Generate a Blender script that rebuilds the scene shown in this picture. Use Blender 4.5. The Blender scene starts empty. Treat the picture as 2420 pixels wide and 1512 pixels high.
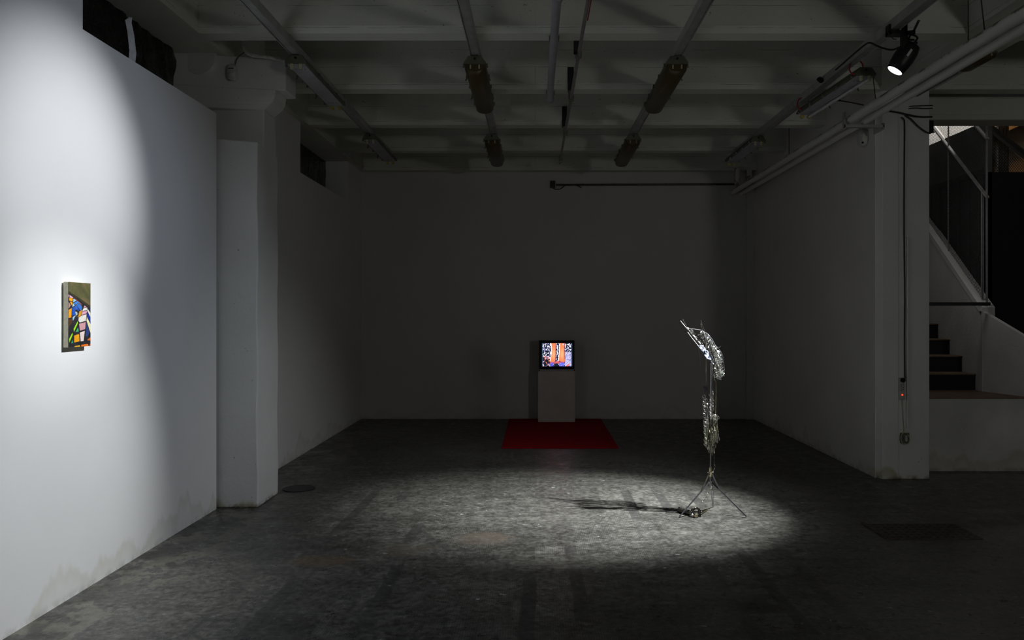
import bpy, bmesh, math, random
import numpy as np
from mathutils import Vector, Matrix, noise as mnoise

random.seed(11)
F = 1882.0                      # focal length in pixels of the 2420 x 1512 frame
CX, CY, EYE = 1265.0, 742.0, 1.5

scn = bpy.context.scene
COL = scn.collection

# ------------------------------------------------------------------ camera, world, lights, exposure
cam_d = bpy.data.cameras.new('camera')
cam = bpy.data.objects.new('camera', cam_d)
COL.objects.link(cam)
cam.location = (0, 0, EYE)
cam.rotation_euler = (math.pi / 2, 0, 0)
cam_d.sensor_width = 36.0
cam_d.lens = F / 2420 * 36.0
cam_d.shift_x = -(CX - 1210) / 2420
cam_d.shift_y = (CY - 756) / 2420
cam_d.clip_start = 0.05
scn.camera = cam

scn.view_settings.view_transform = 'Standard'
scn.view_settings.look = 'None'
scn.view_settings.gamma = 1.0
scn.view_settings.use_curve_mapping = False
scn.view_settings.exposure = 0.0
scn.cycles.caustics_reflective = False
scn.cycles.caustics_refractive = False
scn.cycles.max_bounces = 7
scn.cycles.diffuse_bounces = 4
scn.cycles.glossy_bounces = 3
scn.cycles.transparent_max_bounces = 6
scn.cycles.adaptive_threshold = 0.05
scn.cycles.denoising_prefilter = 'ACCURATE'

world = bpy.data.worlds.new('hall_gloom')
scn.world = world
world.use_nodes = True
world.node_tree.nodes['Background'].inputs[0].default_value = (0.95, 1.0, 0.93, 1)
world.node_tree.nodes['Background'].inputs[1].default_value = 0.018

def aim(o, target):
    d = Vector(target) - o.location
    o.rotation_euler = d.to_track_quat('-Z', 'Y').to_euler()

def spot(name, loc, target, watts, angle, blend, color, radius):
    l = bpy.data.lights.new(name, 'SPOT')
    l.energy = watts
    l.spot_size = math.radians(angle)
    l.spot_blend = blend
    l.color = color
    l.shadow_soft_size = radius
    o = bpy.data.objects.new(name, l)
    COL.objects.link(o)
    o.location = loc
    aim(o, target)
    return o

WALL_SPOT = (0.24, 4.50, 3.38)      # lens of the lamp that lights the painting, just above the frame
WALL_AIM = (-2.455, 4.06, 1.50)
SCULPT_SPOT = (2.513, 5.570, 3.199) # lens of the lamp over the sculpture
SCULPT_AIM = (1.06, 5.96, 0.85)
_w = (Vector(WALL_AIM) - Vector(WALL_SPOT)).normalized()
_wl = Vector(WALL_SPOT) + _w * 0.03
spot('painting_spot_light', _wl, (-2.455, 4.16, 2.16), 285, 39, 1.0, (0.95, 0.975, 1.0), 0.03)
spot('painting_spot_light_low', _wl, (-2.455, 4.06, 0.56), 445, 40, 1.0, (0.95, 0.975, 1.0), 0.03)
spot('painting_spot_spill', _wl, (-2.455, 4.0, 0.9), 60, 106, 1.0, (0.70, 0.80, 1.0), 0.03)
_d = (Vector(SCULPT_AIM) - Vector(SCULPT_SPOT)).normalized()
spot('sculpture_spot_light', Vector(SCULPT_SPOT) + _d * 0.03, SCULPT_AIM, 2200, 45.5, 1.0, (0.95, 0.98, 1.0), 0.03)
spot('sculpture_spot_spill', Vector(SCULPT_SPOT) + _d * 0.03, (0.25, 6.40, 0.4), 140, 79, 1.0, (0.95, 0.98, 1.0), 0.03)

def area(name, loc, target, watts, size, color):
    l = bpy.data.lights.new(name, 'AREA')
    l.energy = watts
    l.size = size
    l.color = color
    o = bpy.data.objects.new(name, l)
    COL.objects.link(o)
    o.location = loc
    aim(o, target)
    return o

area('front_fill', (4.6, -2.7, 1.9), (4.4, 8.0, 2.0), 29, 0.6, (1.0, 0.98, 0.93))  # unseen fill added behind the camera to brighten pillar and landing
area('stair_lamp', (3.95, 8.6, 5.8), (4.3, 8.9, 1.5), 5, 0.4, (1.0, 0.98, 0.95))
area('stair_foot_fill', (3.74, 7.98, 2.7), (4.7, 8.7, 1.3), 1.9, 0.35, (1.0, 0.99, 0.97))  # added fill hidden behind the pillar, evens the light on the parapet
area('upper_stair_lamp', (6.4, 11.0, 5.7), (6.2, 12.0, 4.4), 55, 0.3, (1.0, 0.98, 0.94))
area('warm_stair_lamp', (6.0, 9.75, 4.9), (6.4, 10.6, 3.7), 6.5, 0.15, (1.0, 0.5, 0.16))

# ------------------------------------------------------------------ helpers
def srgb(*c):
    if len(c) == 1:
        c = c[0]
    return tuple(((v / 255) / 12.92 if v / 255 <= 0.04045 else ((v / 255 + 0.055) / 1.055) ** 2.4) for v in c)

def at(px, py, Y):
    return Vector(((px - CX) / F * Y, Y, EYE - (py - CY) / F * Y))

def catmull(pts, n=6):
    pts = [Vector(p) for p in pts]
    out = []
    for i in range(len(pts) - 1):
        p0 = pts[max(i - 1, 0)]; p1 = pts[i]; p2 = pts[i + 1]; p3 = pts[min(i + 2, len(pts) - 1)]
        for k in range(n):
            t = k / n
            out.append(0.5 * ((2 * p1) + (p2 - p0) * t + (2 * p0 - 5 * p1 + 4 * p2 - p3) * t * t + (3 * p1 - p0 - 3 * p2 + p3) * t ** 3))
    out.append(pts[-1])
    return out

ORIGIN = {}

class MB:
    def __init__(self):
        self.bm = bmesh.new()

    def quad(self, a, b, c, d):
        v = [self.bm.verts.new(p) for p in (a, b, c, d)]
        self.bm.faces.new(v)
        return self

    def box(self, x0, x1, y0, y1, z0, z1):
        return self.obox(((x0 + x1) / 2, (y0 + y1) / 2, (z0 + z1) / 2), (1, 0, 0), (0, 1, 0), (0, 0, 1), (x1 - x0) / 2, (y1 - y0) / 2, (z1 - z0) / 2)

    def obox(self, c, ax, ay, az, hx, hy, hz):
        c = Vector(c); ax = Vector(ax) * hx; ay = Vector(ay) * hy; az = Vector(az) * hz
        v = [self.bm.verts.new(c + ax * i + ay * j + az * k) for i in (-1, 1) for j in (-1, 1) for k in (-1, 1)]
        for f in ((0, 1, 3, 2), (4, 6, 7, 5), (0, 4, 5, 1), (2, 3, 7, 6), (0, 2, 6, 4), (1, 5, 7, 3)):
            self.bm.faces.new([v[i] for i in f])
        return self

    def bar(self, p0, p1, w, h, up=(0, 0, 1)):
        p0 = Vector(p0); p1 = Vector(p1)
        d = p1 - p0
        L = d.length
        d.normalize()
        up = Vector(up)
        s = d.cross(up)
        if s.length < 1e-4:
            s = d.cross(Vector((1, 0, 0)))
        s.normalize()
        u = s.cross(d).normalized()
        return self.obox((p0 + p1) / 2, d, s, u, L / 2, w / 2, h / 2)

    def tube(self, pts, r, n=8, cap=True, r2=None):
        pts = [Vector(p) for p in pts]
        rings = []
        t = (pts[1] - pts[0]).normalized()
        ref = Vector((0, 0, 1)) if abs(t.z) < 0.9 else Vector((1, 0, 0))
        u = t.cross(ref).normalized()
        m = len(pts)
        for i, p in enumerate(pts):
            if i == 0:
                tt = pts[1] - pts[0]
            elif i == m - 1:
                tt = pts[-1] - pts[-2]
            else:
                tt = pts[i + 1] - pts[i - 1]
            tt.normalize()
            u = (u - tt * u.dot(tt)).normalized()
            w = tt.cross(u)
            rr = r if r2 is None else r + (r2 - r) * i / (m - 1)
            rings.append([self.bm.verts.new(p + (u * math.cos(2 * math.pi * k / n) + w * math.sin(2 * math.pi * k / n)) * rr) for k in range(n)])
        for a, b in zip(rings, rings[1:]):
            for k in range(n):
                self.bm.faces.new((a[k], a[(k + 1) % n], b[(k + 1) % n], b[k]))
        if cap:
            self.bm.faces.new(rings[0][::-1])
            self.bm.faces.new(rings[-1])
        return self

    def cyl(self, p0, p1, r, n=12, r2=None):
        return self.tube([p0, p1], r, n, True, r2)

    def lathe(self, prof, o, axis, n=20):
        o = Vector(o); a = Vector(axis).normalized()
        ref = Vector((0, 0, 1)) if abs(a.z) < 0.9 else Vector((1, 0, 0))
        u = a.cross(ref).normalized(); w = a.cross(u)
        rings = []
        for r, h in prof:
            rings.append([self.bm.verts.new(o + a * h + (u * math.cos(2 * math.pi * k / n) + w * math.sin(2 * math.pi * k / n)) * max(r, 1e-4)) for k in range(n)])
        for p, q in zip(rings, rings[1:]):
            for k in range(n):
                self.bm.faces.new((p[k], p[(k + 1) % n], q[(k + 1) % n], q[k]))
        self.bm.faces.new(rings[0][::-1])
        self.bm.faces.new(rings[-1])
        return self

    def torus(self, c, nrm, R, r, n=16, m=6):
        c = Vector(c); a = Vector(nrm).normalized()
        ref = Vector((0, 0, 1)) if abs(a.z) < 0.9 else Vector((1, 0, 0))
        u = a.cross(ref).normalized(); w = a.cross(u)
        rings = []
        for i in range(n):
            t = 2 * math.pi * i / n
            d = u * math.cos(t) + w * math.sin(t)
            rings.append([self.bm.verts.new(c + d * (R + r * math.cos(2 * math.pi * k / m)) + a * r * math.sin(2 * math.pi * k / m)) for k in range(m)])
        for i in range(n):
            p = rings[i]; q = rings[(i + 1) % n]
            for k in range(m):
                self.bm.faces.new((p[k], q[k], q[(k + 1) % m], p[(k + 1) % m]))
        return self

    def ball(self, c, r, n=8, sc=(1, 1, 1)):
        bmesh.ops.create_uvsphere(self.bm, u_segments=n, v_segments=max(4, n // 2 + 1), radius=r,
                                  matrix=Matrix.Translation(Vector(c)) @ Matrix.Diagonal((*sc, 1)))
        return self

    def prism(self, pts, ext):
        ext = Vector(ext)
        a = [self.bm.verts.new(p) for p in pts]
        b = [self.bm.verts.new(Vector(p) + ext) for p in pts]
        self.bm.faces.new(a[::-1])
        self.bm.faces.new(b)
        n = len(a)
        for i in range(n):
            self.bm.faces.new((a[i], a[(i + 1) % n], b[(i + 1) % n], b[i]))
        return self

    def loft(self, loops, cap=True):
        rs = [[self.bm.verts.new(p) for p in lp] for lp in loops]
        n = len(rs[0])
        for p, q in zip(rs, rs[1:]):
            for k in range(n):
                self.bm.faces.new((p[k], p[(k + 1) % n], q[(k + 1) % n], q[k]))
        if cap:
            self.bm.faces.new(rs[0][::-1]); self.bm.faces.new(rs[-1])
        return self

    def build(self, name, mat, parent=None, smooth=False, bevel=0.0, seg=2, origin=None):
        bm = self.bm
        bmesh.ops.recalc_face_normals(bm, faces=bm.faces[:])
        if parent is not None:
            org = ORIGIN[parent.name]
        elif origin is not None:
            org = Vector(origin)
        else:
            vs = [v.co for v in bm.verts]
            org = Vector(((min(v.x for v in vs) + max(v.x for v in vs)) / 2, (min(v.y for v in vs) + max(v.y for v in vs)) / 2, min(v.z for v in vs)))
        for v in bm.verts:
            v.co -= org
        me = bpy.data.meshes.new(name)
        bm.to_mesh(me)
        bm.free()
        o = bpy.data.objects.new(name, me)
        COL.objects.link(o)
        me.materials.append(mat)
        if smooth:
            me.polygons.foreach_set('use_smooth', [True] * len(me.polygons))
            me.set_sharp_from_angle(angle=math.radians(38))
        if bevel:
            md = o.modifiers.new('bevel', 'BEVEL')
            md.width = bevel; md.segments = seg; md.limit_method = 'ANGLE'; md.angle_limit = math.radians(40)
        if parent is not None:
            o.parent = parent
        else:
            o.location = org
        ORIGIN[o.name] = org.copy()
        return o

def tag(o, label, cat, group=None, kind=None):
    o['label'] = label
    o['category'] = cat
    if group:
        o['group'] = group
    if kind:
        o['kind'] = kind
    return o

def thing(name, loc, label, cat, group=None):
    o = bpy.data.objects.new(name, None)
    COL.objects.link(o)
    o.empty_display_size = 0.1
    o.location = loc
    ORIGIN[o.name] = Vector(loc)
    return tag(o, label, cat, group)

def struct(o, label=None):
    o['kind'] = 'structure'
    if label:
        o['label'] = label
    return o

def copy_tree(o, parent=None):
    c = o.copy()
    COL.objects.link(c)
    if parent is not None:
        c.parent = parent
    for ch in list(o.children):
        copy_tree(ch, c)
    return c

# ------------------------------------------------------------------ materials
class NT:
    def __init__(self, name):
        self.m = bpy.data.materials.new(name)
        self.m.use_nodes = True
        self.t = self.m.node_tree
        self.b = self.t.nodes['Principled BSDF']
        self.out = self.t.nodes['Material Output']
        self._pos = None

    def n(self, typ, **kw):
        nd = self.t.nodes.new(typ)
        for k, v in kw.items():
            setattr(nd, k, v)
        return nd

    def link(self, a, b):
        self.t.links.new(a, b)

    def put(self, sock, v):
        if isinstance(v, bpy.types.NodeSocket):
            self.link(v, sock)
        elif isinstance(v, (tuple, list)) and len(v) == 3 and sock.type == 'RGBA':
            sock.default_value = (*v, 1)
        else:
            sock.default_value = v

    def pos(self):
        if self._pos is None:
            self._pos = self.n('ShaderNodeNewGeometry').outputs['Position']
        return self._pos

    def xyz(self, v=None):
        s = self.n('ShaderNodeSeparateXYZ')
        self.link(v or self.pos(), s.inputs[0])
        return s.outputs

    def vec(self, x, y, z):
        c = self.n('ShaderNodeCombineXYZ')
        for s, v in zip(c.inputs, (x, y, z)):
            self.put(s, v)
        return c.outputs[0]

    def math(self, op, a, b=0.0, c=0.0, clamp=False):
        m = self.n('ShaderNodeMath', operation=op, use_clamp=clamp)
        self.put(m.inputs[0], a); self.put(m.inputs[1], b); self.put(m.inputs[2], c)
        return m.outputs[0]

    def scale(self, v, s):
        m = self.n('ShaderNodeVectorMath', operation='MULTIPLY')
        self.link(v, m.inputs[0])
        m.inputs[1].default_value = s
        return m.outputs[0]

    def noise(self, scale, detail=4, rough=0.55, v=None, dist=0.0):
        t = self.n('ShaderNodeTexNoise')
        self.link(v or self.pos(), t.inputs['Vector'])
        t.inputs['Scale'].default_value = scale
        t.inputs['Detail'].default_value = detail
        t.inputs['Roughness'].default_value = rough
        t.inputs['Distortion'].default_value = dist
        return t.outputs[0]

    def step(self, v, lo, hi, a=0.0, b=1.0):
        m = self.n('ShaderNodeMapRange', interpolation_type='SMOOTHSTEP')
        self.put(m.inputs[0], v)
        m.inputs[1].default_value = lo; m.inputs[2].default_value = hi
        m.inputs[3].default_value = a; m.inputs[4].default_value = b
        return m.outputs[0]

    def mix(self, f, a, b, mode='MIX'):
        m = self.n('ShaderNodeMix', data_type='RGBA', blend_type=mode)
        self.put(m.inputs[0], f); self.put(m.inputs[6], a); self.put(m.inputs[7], b)
        return m.outputs[2]

    def bump(self, h, strength=0.3, dist=0.01, prev=None):
        b = self.n('ShaderNodeBump')
        b.inputs['Strength'].default_value = strength
        b.inputs['Distance'].default_value = dist
        self.link(h, b.inputs['Height'])
        if prev is not None:
            self.link(prev, b.inputs['Normal'])
        return b.outputs[0]

    def set(self, **kw):
        names = dict(color='Base Color', rough='Roughness', metal='Metallic', normal='Normal', spec='Specular IOR Level',
                     coat='Coat Weight', emit='Emission Color', emit_s='Emission Strength', alpha='Alpha')
        for k, v in kw.items():
            self.put(self.b.inputs[names[k]], v)
        return self.m

def simple(name, color, rough=0.6, metal=0.0, var=0.12, scale=30.0, bump=0.0, spec=0.5):
    t = NT(name)
    nz = t.noise(scale, 3)
    c = t.mix(t.step(nz, 0.3, 0.7), tuple(v * (1 - var) for v in color), tuple(min(1, v * (1 + var)) for v in color))
    kw = dict(color=c, rough=rough, metal=metal, spec=spec)
    if bump:
        kw['normal'] = t.bump(t.noise(scale * 4, 4), bump, 0.004)
    return t.set(**kw)

def plaster(name, base, stain=0.5, grime=0.25, boards=False, bump=0.25, dark_specks=0.0, reach=0.33):
    t = NT(name)
    P = t.xyz()
    big = t.noise(1.3, 3, 0.6)
    fine = t.noise(9, 4, 0.65)
    c = t.mix(t.step(big, 0.35, 0.7), tuple(v * (1 - 0.10 * grime * 2) for v in base), base)
    c = t.mix(t.math('MULTIPLY', t.step(fine, 0.55, 0.8), grime * 0.35), c, tuple(v * 0.72 for v in base))
    if stain:
        along = t.vec(t.math('MULTIPLY', P[0], 1.0), t.math('MULTIPLY', P[1], 1.0), 0.0)
        hgt = t.math('MULTIPLY_ADD', t.noise(2.3, 3, 0.6, along), 0.85, -reach)
        hgt = t.math('MULTIPLY_ADD', t.math('SUBTRACT', fine, 0.5), 0.10, hgt)
        d = t.math('SUBTRACT', hgt, P[2])
        rim = t.math('MULTIPLY', t.step(d, -0.03, 0.03), t.step(d, 0.02, 0.12, 1.0, 0.45))
        rim = t.math('MULTIPLY', rim, t.math('MULTIPLY_ADD', fine, 0.9, 0.25))
        c = t.mix(t.math('MULTIPLY', rim, stain, clamp=True), c, (0.42, 0.385, 0.20))
        low = t.step(P[2], 0.0, 0.05, 1.0, 0.0)
        c = t.mix(t.math('MULTIPLY', low, t.math('MULTIPLY', t.step(fine, 0.42, 0.6), 0.75 * stain)), c, (0.12, 0.105, 0.075))
    if dark_specks:
        sp = t.noise(38, 2, 0.5)
        c = t.mix(t.math('MULTIPLY', t.step(sp, 0.735, 0.77), dark_specks), c, (0.05, 0.045, 0.04))
    nrm = t.bump(t.noise(22, 3, 0.7), bump, 0.006)
    if boards:
        br = t.n('ShaderNodeTexBrick')
        warp = t.math('MULTIPLY', t.math('SUBTRACT', t.noise(4, 3), 0.5), 0.02)
        t.link(t.vec(P[0], t.math('ADD', P[2], warp), 0.0), br.inputs['Vector'])
        br.inputs['Scale'].default_value = 1.0
        br.inputs['Mortar Size'].default_value = 0.0025
        br.inputs['Brick Width'].default_value = 60.0
        br.inputs['Row Height'].default_value = 0.155
        br.inputs['Color1'].default_value = (1, 1, 1, 1); br.inputs['Color2'].default_value = (0.82, 0.82, 0.82, 1)
        br.inputs['Mortar'].default_value = (0.3, 0.3, 0.3, 1)
        fac = t.math('MULTIPLY', br.outputs['Fac'], t.step(t.noise(3.3, 3), 0.40, 0.62))
        c = t.mix(t.math('MULTIPLY', fac, 0.55), c, tuple(v * 0.2 for v in base))
        pits = t.noise(46, 3, 0.6, t.scale(t.pos(), (0.6, 1, 1)))
        pm = t.math('MULTIPLY', t.step(pits, 0.68, 0.71), t.step(t.noise(2.1, 2), 0.40, 0.62))
        c = t.mix(t.math('MULTIPLY', pm, 0.8), c, tuple(v * 0.22 for v in base))
    return t.set(color=c, rough=0.85, normal=nrm, spec=0.25)

def floor_mat():
    t = NT('worn_concrete_floor')
    P = t.xyz()
    x, y = P[0], P[1]
    big = t.noise(0.8, 4, 0.62)
    mid = t.noise(8.5, 5, 0.72)
    fine = t.noise(26, 3, 0.7)
    streak = t.noise(3.0, 4, 0.72, t.scale(t.pos(), (0.6, 2.2, 1)))
    dark = (0.036, 0.035, 0.031); lite = (0.182, 0.179, 0.156)
    f = t.math('ADD', t.math('MULTIPLY', mid, 0.40), t.math('MULTIPLY', big, 0.34))
    f = t.math('MULTIPLY_ADD', streak, 0.26, f)
    f = t.math('MULTIPLY_ADD', fine, 0.42, t.math('MULTIPLY', f, 0.62))
    c = t.mix(t.step(f, 0.41, 0.72), dark, lite)
    grain = t.noise(75, 2, 0.65)
    c = t.mix(t.math('MULTIPLY', t.step(grain, 0.56, 0.70), 0.30), c, (0.22, 0.218, 0.20))
    c = t.mix(t.math('MULTIPLY', t.step(grain, 0.32, 0.44, 1.0, 0.0), 0.35), c, (0.03, 0.03, 0.029))
    # ribbed strips running away from the camera
    wob = t.math('MULTIPLY_ADD', t.math('SUBTRACT', t.noise(0.5, 1), 0.5), 0.12, x)
    sid = t.math('FLOOR', t.math('DIVIDE', wob, 0.265))
    wn = t.n('ShaderNodeTexWhiteNoise', noise_dimensions='1D'); t.put(wn.inputs['W'], sid)
    seg = t.math('FLOOR', t.math('DIVIDE', t.math('MULTIPLY_ADD', wn.outputs[0], 1.9, y), 1.25))
    wn2 = t.n('ShaderNodeTexWhiteNoise', noise_dimensions='2D')
    t.link(t.vec(sid, seg, 0.0), wn2.inputs['Vector'])
    rv = wn2.outputs[0]
    region = t.math('MULTIPLY', t.step(y, 6.4, 7.1, 1.0, 0.0), t.math('MULTIPLY', t.step(x, -1.9, -1.2), t.step(x, 1.2, 1.9, 1.0, 0.0)))
    region = t.math('MULTIPLY', region, t.step(t.noise(0.9, 3), 0.36, 0.52))
    rib = t.math('SINE', t.math('MULTIPLY', x, 2 * math.pi / 0.0125))
    rib = t.math('MULTIPLY', rib, t.math('MULTIPLY', region, t.step(rv, 0.10, 0.2)))
    tone = t.math('MULTIPLY', t.math('MULTIPLY', t.math('SUBTRACT', rv, 0.45), 0.55), region)
    gain = t.math('ADD', 1.0, t.math('MULTIPLY_ADD', rib, 0.17, tone))
    c = t.mix(1.0, c, t.vec(gain, gain, gain), 'MULTIPLY')
    frac = t.math('FRACT', t.math('DIVIDE', wob, 0.265))
    gap = t.math('MULTIPLY', t.step(frac, 0.70, 0.73), t.math('MULTIPLY', region, t.step(rv, 0.52, 0.54)))
    c = t.mix(t.math('MULTIPLY', gap, 0.7), c, (0.036, 0.035, 0.034))
    # scuffs and paint flecks
    fl = t.noise(19, 3, 0.55, t.scale(t.pos(), (0.8, 1.3, 1)))
    flm = t.math('MULTIPLY', t.step(fl, 0.665, 0.70), t.step(t.noise(1.1, 2), 0.42, 0.6))
    c = t.mix(t.math('MULTIPLY', flm, 0.7), c, (0.42, 0.43, 0.43))
    # rust patches, a dark patch
    for (px, py, rx, ry, col, k) in ((-1.30, 4.84, 0.23, 0.13, (0.15, 0.10, 0.062), 0.55), (-0.84, 5.06, 0.22, 0.16, (0.13, 0.105, 0.08), 0.45),
                                     (-0.34, 5.32, 0.24, 0.17, (0.145, 0.115, 0.088), 0.45), (1.16, 4.08, 0.12, 0.13, (0.03, 0.028, 0.026), 0.7)):
        dx = t.math('DIVIDE', t.math('SUBTRACT', x, px), rx); dy = t.math('DIVIDE', t.math('SUBTRACT', y, py), ry)
        d = t.math('ADD', t.math('MULTIPLY', dx, dx), t.math('MULTIPLY', dy, dy))
        d = t.math('MULTIPLY_ADD', t.math('SUBTRACT', mid, 0.5), 4.0, d)
        c = t.mix(t.math('MULTIPLY', t.step(d, 0.2, 1.1, 1.0, 0.0), k), c, col)
    # chipped screed along the left wall
    near = t.step(x, -2.45, -1.75, 1.0, 0.0)
    chips = t.step(t.noise(4.2, 4, 0.66, t.scale(t.pos(), (1, 0.7, 1))), 0.50, 0.54)
    c = t.mix(t.math('MULTIPLY', t.math('MULTIPLY', near, chips), 0.7), c, (0.21, 0.198, 0.155))
    edge_ = t.math('MULTIPLY', t.step(x, -2.42, -2.12, 1.0, 0.0), t.step(t.noise(3.3, 4, 0.7), 0.42, 0.58))
    c = t.mix(t.math('MULTIPLY', edge_, 0.75), c, (0.028, 0.026, 0.022))
    pits = t.math('MULTIPLY', t.step(t.noise(6.0, 4, 0.6), 0.57, 0.61), near)
    c = t.mix(t.math('MULTIPLY', pits, 0.8), c, (0.035, 0.033, 0.03))
    rough = t.step(mid, 0.3, 0.7, 0.24, 0.55)
    nrm = t.bump(grain, 0.10, 0.003)
    return t.set(color=c, rough=rough, normal=nrm, spec=0.38)

def pipe_mat():
    t = NT('chipped_pipe_paint')
    nz = t.noise(7, 5, 0.6)
    P = t.xyz()
    top = t.step(P[2], 3.240, 3.250)
    m = t.math('MULTIPLY', t.step(nz, 0.50, 0.54), top)
    c = t.mix(t.math('MULTIPLY', m, 0.85), (0.74, 0.73, 0.70), (0.20, 0.16, 0.09))
    return t.set(color=c, rough=0.55, normal=t.bump(t.noise(30, 4), 0.15, 0.004))

def attr_mat(name, emit=None):
    t = NT(name)
    a = t.n('ShaderNodeAttribute', attribute_name='Col')
    if emit:
        t.set(color=(0.01, 0.01, 0.01), rough=0.15, emit=a.outputs['Color'], emit_s=emit)
    else:
        t.set(color=a.outputs['Color'], rough=0.5, normal=t.bump(t.noise(160, 3), 0.2, 0.002))
    return t.m

def emission(name, color, s):
    t = NT(name)
    t.set(color=(0.02, 0.02, 0.02), rough=0.3, emit=color, emit_s=s)
    return t.m

def sheet_mat():
    t = NT('black_plastic_sheet')
    nz = t.noise(5, 4, 0.6, dist=1.0)
    return t.set(color=(0.006, 0.006, 0.007), rough=0.22, normal=t.bump(nz, 0.8, 0.05))

def diffuser_mat():
    t = NT('aged_amber_cover')
    nz = t.noise(14, 3)
    c = t.mix(nz, (0.070, 0.050, 0.022), (0.105, 0.080, 0.038))
    t.set(color=c, rough=0.28)
    tr = t.n('ShaderNodeBsdfTransparent')
    tr.inputs[0].default_value = (0.9, 0.75, 0.45, 1)
    mx = t.n('ShaderNodeMixShader')
    mx.inputs[0].default_value = 0.22
    t.link(t.b.outputs[0], mx.inputs[1]); t.link(tr.outputs[0], mx.inputs[2])
    t.link(mx.outputs[0], t.out.inputs[0])
    return t.m

M = dict(
    wall=plaster('white_plaster', (0.80, 0.80, 0.79), 0.34, 0.15, bump=0.10, dark_specks=0.0),
    column=plaster('column_plaster', (0.78, 0.79, 0.77), 0.95, 0.35, bump=0.35, dark_specks=0.5, reach=0.40),
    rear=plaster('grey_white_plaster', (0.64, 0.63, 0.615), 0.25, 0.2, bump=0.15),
    side=plaster('pale_side_plaster', (0.78, 0.76, 0.74), 0.45, 0.3, bump=0.2, reach=0.38),
    beam=plaster('board_marked_concrete', (0.72, 0.73, 0.67), 0.0, 0.5, boards=True, bump=0.5),
    slab=plaster('slab_concrete', (0.70, 0.70, 0.65), 0.0, 0.5, bump=0.4),
    rough_white=plaster('scuffed_whitewash', (0.80, 0.80, 0.78), 0.5, 1.0, bump=0.5, dark_specks=0.5),
    floor=floor_mat(),
    pipe=pipe_mat(),
    sheet=sheet_mat(),
    diffuser=diffuser_mat(),
    rail=simple('grey_trunking', (0.42, 0.42, 0.42), 0.42, 0.3, 0.12, 9),
    greypipe=simple('grey_plastic_pipe', (0.36, 0.36, 0.40), 0.45, 0, 0.08, 12),
    conduit=simple('dull_steel_conduit', (0.35, 0.31, 0.32), 0.35, 0.6, 0.15, 20),
    redcord=simple('red_cord', (0.45, 0.05, 0.05), 0.5),
    blackmetal=simple('black_painted_steel', (0.012, 0.012, 0.013), 0.45, 0, 0.2, 40),
    blackplastic=simple('black_plastic', (0.006, 0.006, 0.008), 0.55, 0, 0.2, 40, 0.0, 0.25),
    cable=simple('black_rubber_cable', (0.012, 0.012, 0.013), 0.6),
    body=simple('olive_grey_housing', (0.12, 0.12, 0.085), 0.5, 0, 0.15, 18),
    plate=simple('lilac_grey_reflector', (0.46, 0.45, 0.50), 0.45, 0, 0.1, 14),
    cream=simple('cream_plastic', (0.55, 0.54, 0.36), 0.5),
    yellow=simple('yellowed_plastic', (0.50, 0.42, 0.10), 0.5),
    tube=simple('frosted_white_tube', (0.75, 0.75, 0.74), 0.3),
    clip=simple('tarnished_clip', (0.25, 0.25, 0.22), 0.4, 0.8),
    redtie=simple('red_cable_tie', (0.40, 0.015, 0.015), 0.5),
    blueplug=simple('dark_blue_plug', (0.02, 0.03, 0.16), 0.45),
    paper=simple('white_paper', (0.66, 0.66, 0.68), 0.7),
    whiteplastic=simple('white_plastic', (0.60, 0.60, 0.57), 0.45),
    greyplastic=simple('off_white_plastic', (0.42, 0.42, 0.40), 0.5),
    pedestal=simple('pedestal_paint', (0.66, 0.61, 0.58), 0.6, 0, 0.05, 4),
    rug=simple('red_felt', (0.34, 0.003, 0.011), 0.95, 0, 0.18, 60, 0.6, 0.1),
    navy=simple('navy_black_paint', (0.006, 0.006, 0.011), 0.8, 0, 0.1, 5),
    slat=simple('dark_stained_board', (0.045, 0.045, 0.046), 0.8, 0, 0.3, 6),
    darkwall=simple('dark_grey_wall', (0.11, 0.11, 0.112), 0.85, 0, 0.15, 5),
    concrete=simple('stair_concrete', (0.36, 0.29, 0.20), 0.85, 0, 0.2, 6, 0.3),
    tread=simple('brown_tread', (0.17, 0.11, 0.065), 0.7, 0, 0.2, 12),
    tile=simple('brown_landing_tile', (0.13, 0.075, 0.045), 0.6, 0, 0.25, 9),
    galv=simple('galvanised_steel', (0.30, 0.30, 0.31), 0.55, 0.2, 0.12, 22),
    wire=simple('mesh_wire', (0.055, 0.055, 0.055), 0.6, 0.2),
    chrome=simple('bright_chrome', (0.88, 0.90, 0.95), 0.15, 1.0, 0.03),
    steel=simple('brushed_steel', (0.55, 0.55, 0.57), 0.24, 1.0, 0.08),
    legsteel=simple('dull_grey_steel', (0.15, 0.155, 0.17), 0.34, 0.9, 0.1),
    silver=simple('polished_silver', (0.82, 0.81, 0.74), 0.18, 1.0, 0.06, 50),
    mirror=simple('mirrored_strip', (0.30, 0.33, 0.45), 0.42, 0.8, 0.15, 90),
    bright=simple('satin_bright_rod', (0.85, 0.85, 0.82), 0.38, 0.75, 0.05),
    brass=simple('pale_brass', (0.72, 0.66, 0.44), 0.2, 1.0, 0.08),
    flake=simple('grey_mirror_flake', (0.48, 0.52, 0.60), 0.22, 1.0, 0.2, 60),
    strand=simple('silver_grey_strand', (0.26, 0.26, 0.19), 0.35, 0.85, 0.2, 40),
    rust=simple('rusty_iron', (0.095, 0.075, 0.058), 0.7, 0.2, 0.4, 25, 0.4),
    canvas=simple('raw_canvas', (0.62, 0.60, 0.47), 0.85, 0, 0.08, 60, 0.2),
    darkiron=simple('blackened_iron', (0.07, 0.065, 0.055), 0.35, 0.8, 0.3, 30),
    lens=emission('lit_lens', (0.97, 0.98, 1.0), 14.0),
    redled=emission('red_pilot_lamp', (1.0, 0.06, 0.02), 1.6),
    painting=attr_mat('oil_paint'),
    screen=attr_mat('screen_picture', 1.2),
)

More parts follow.
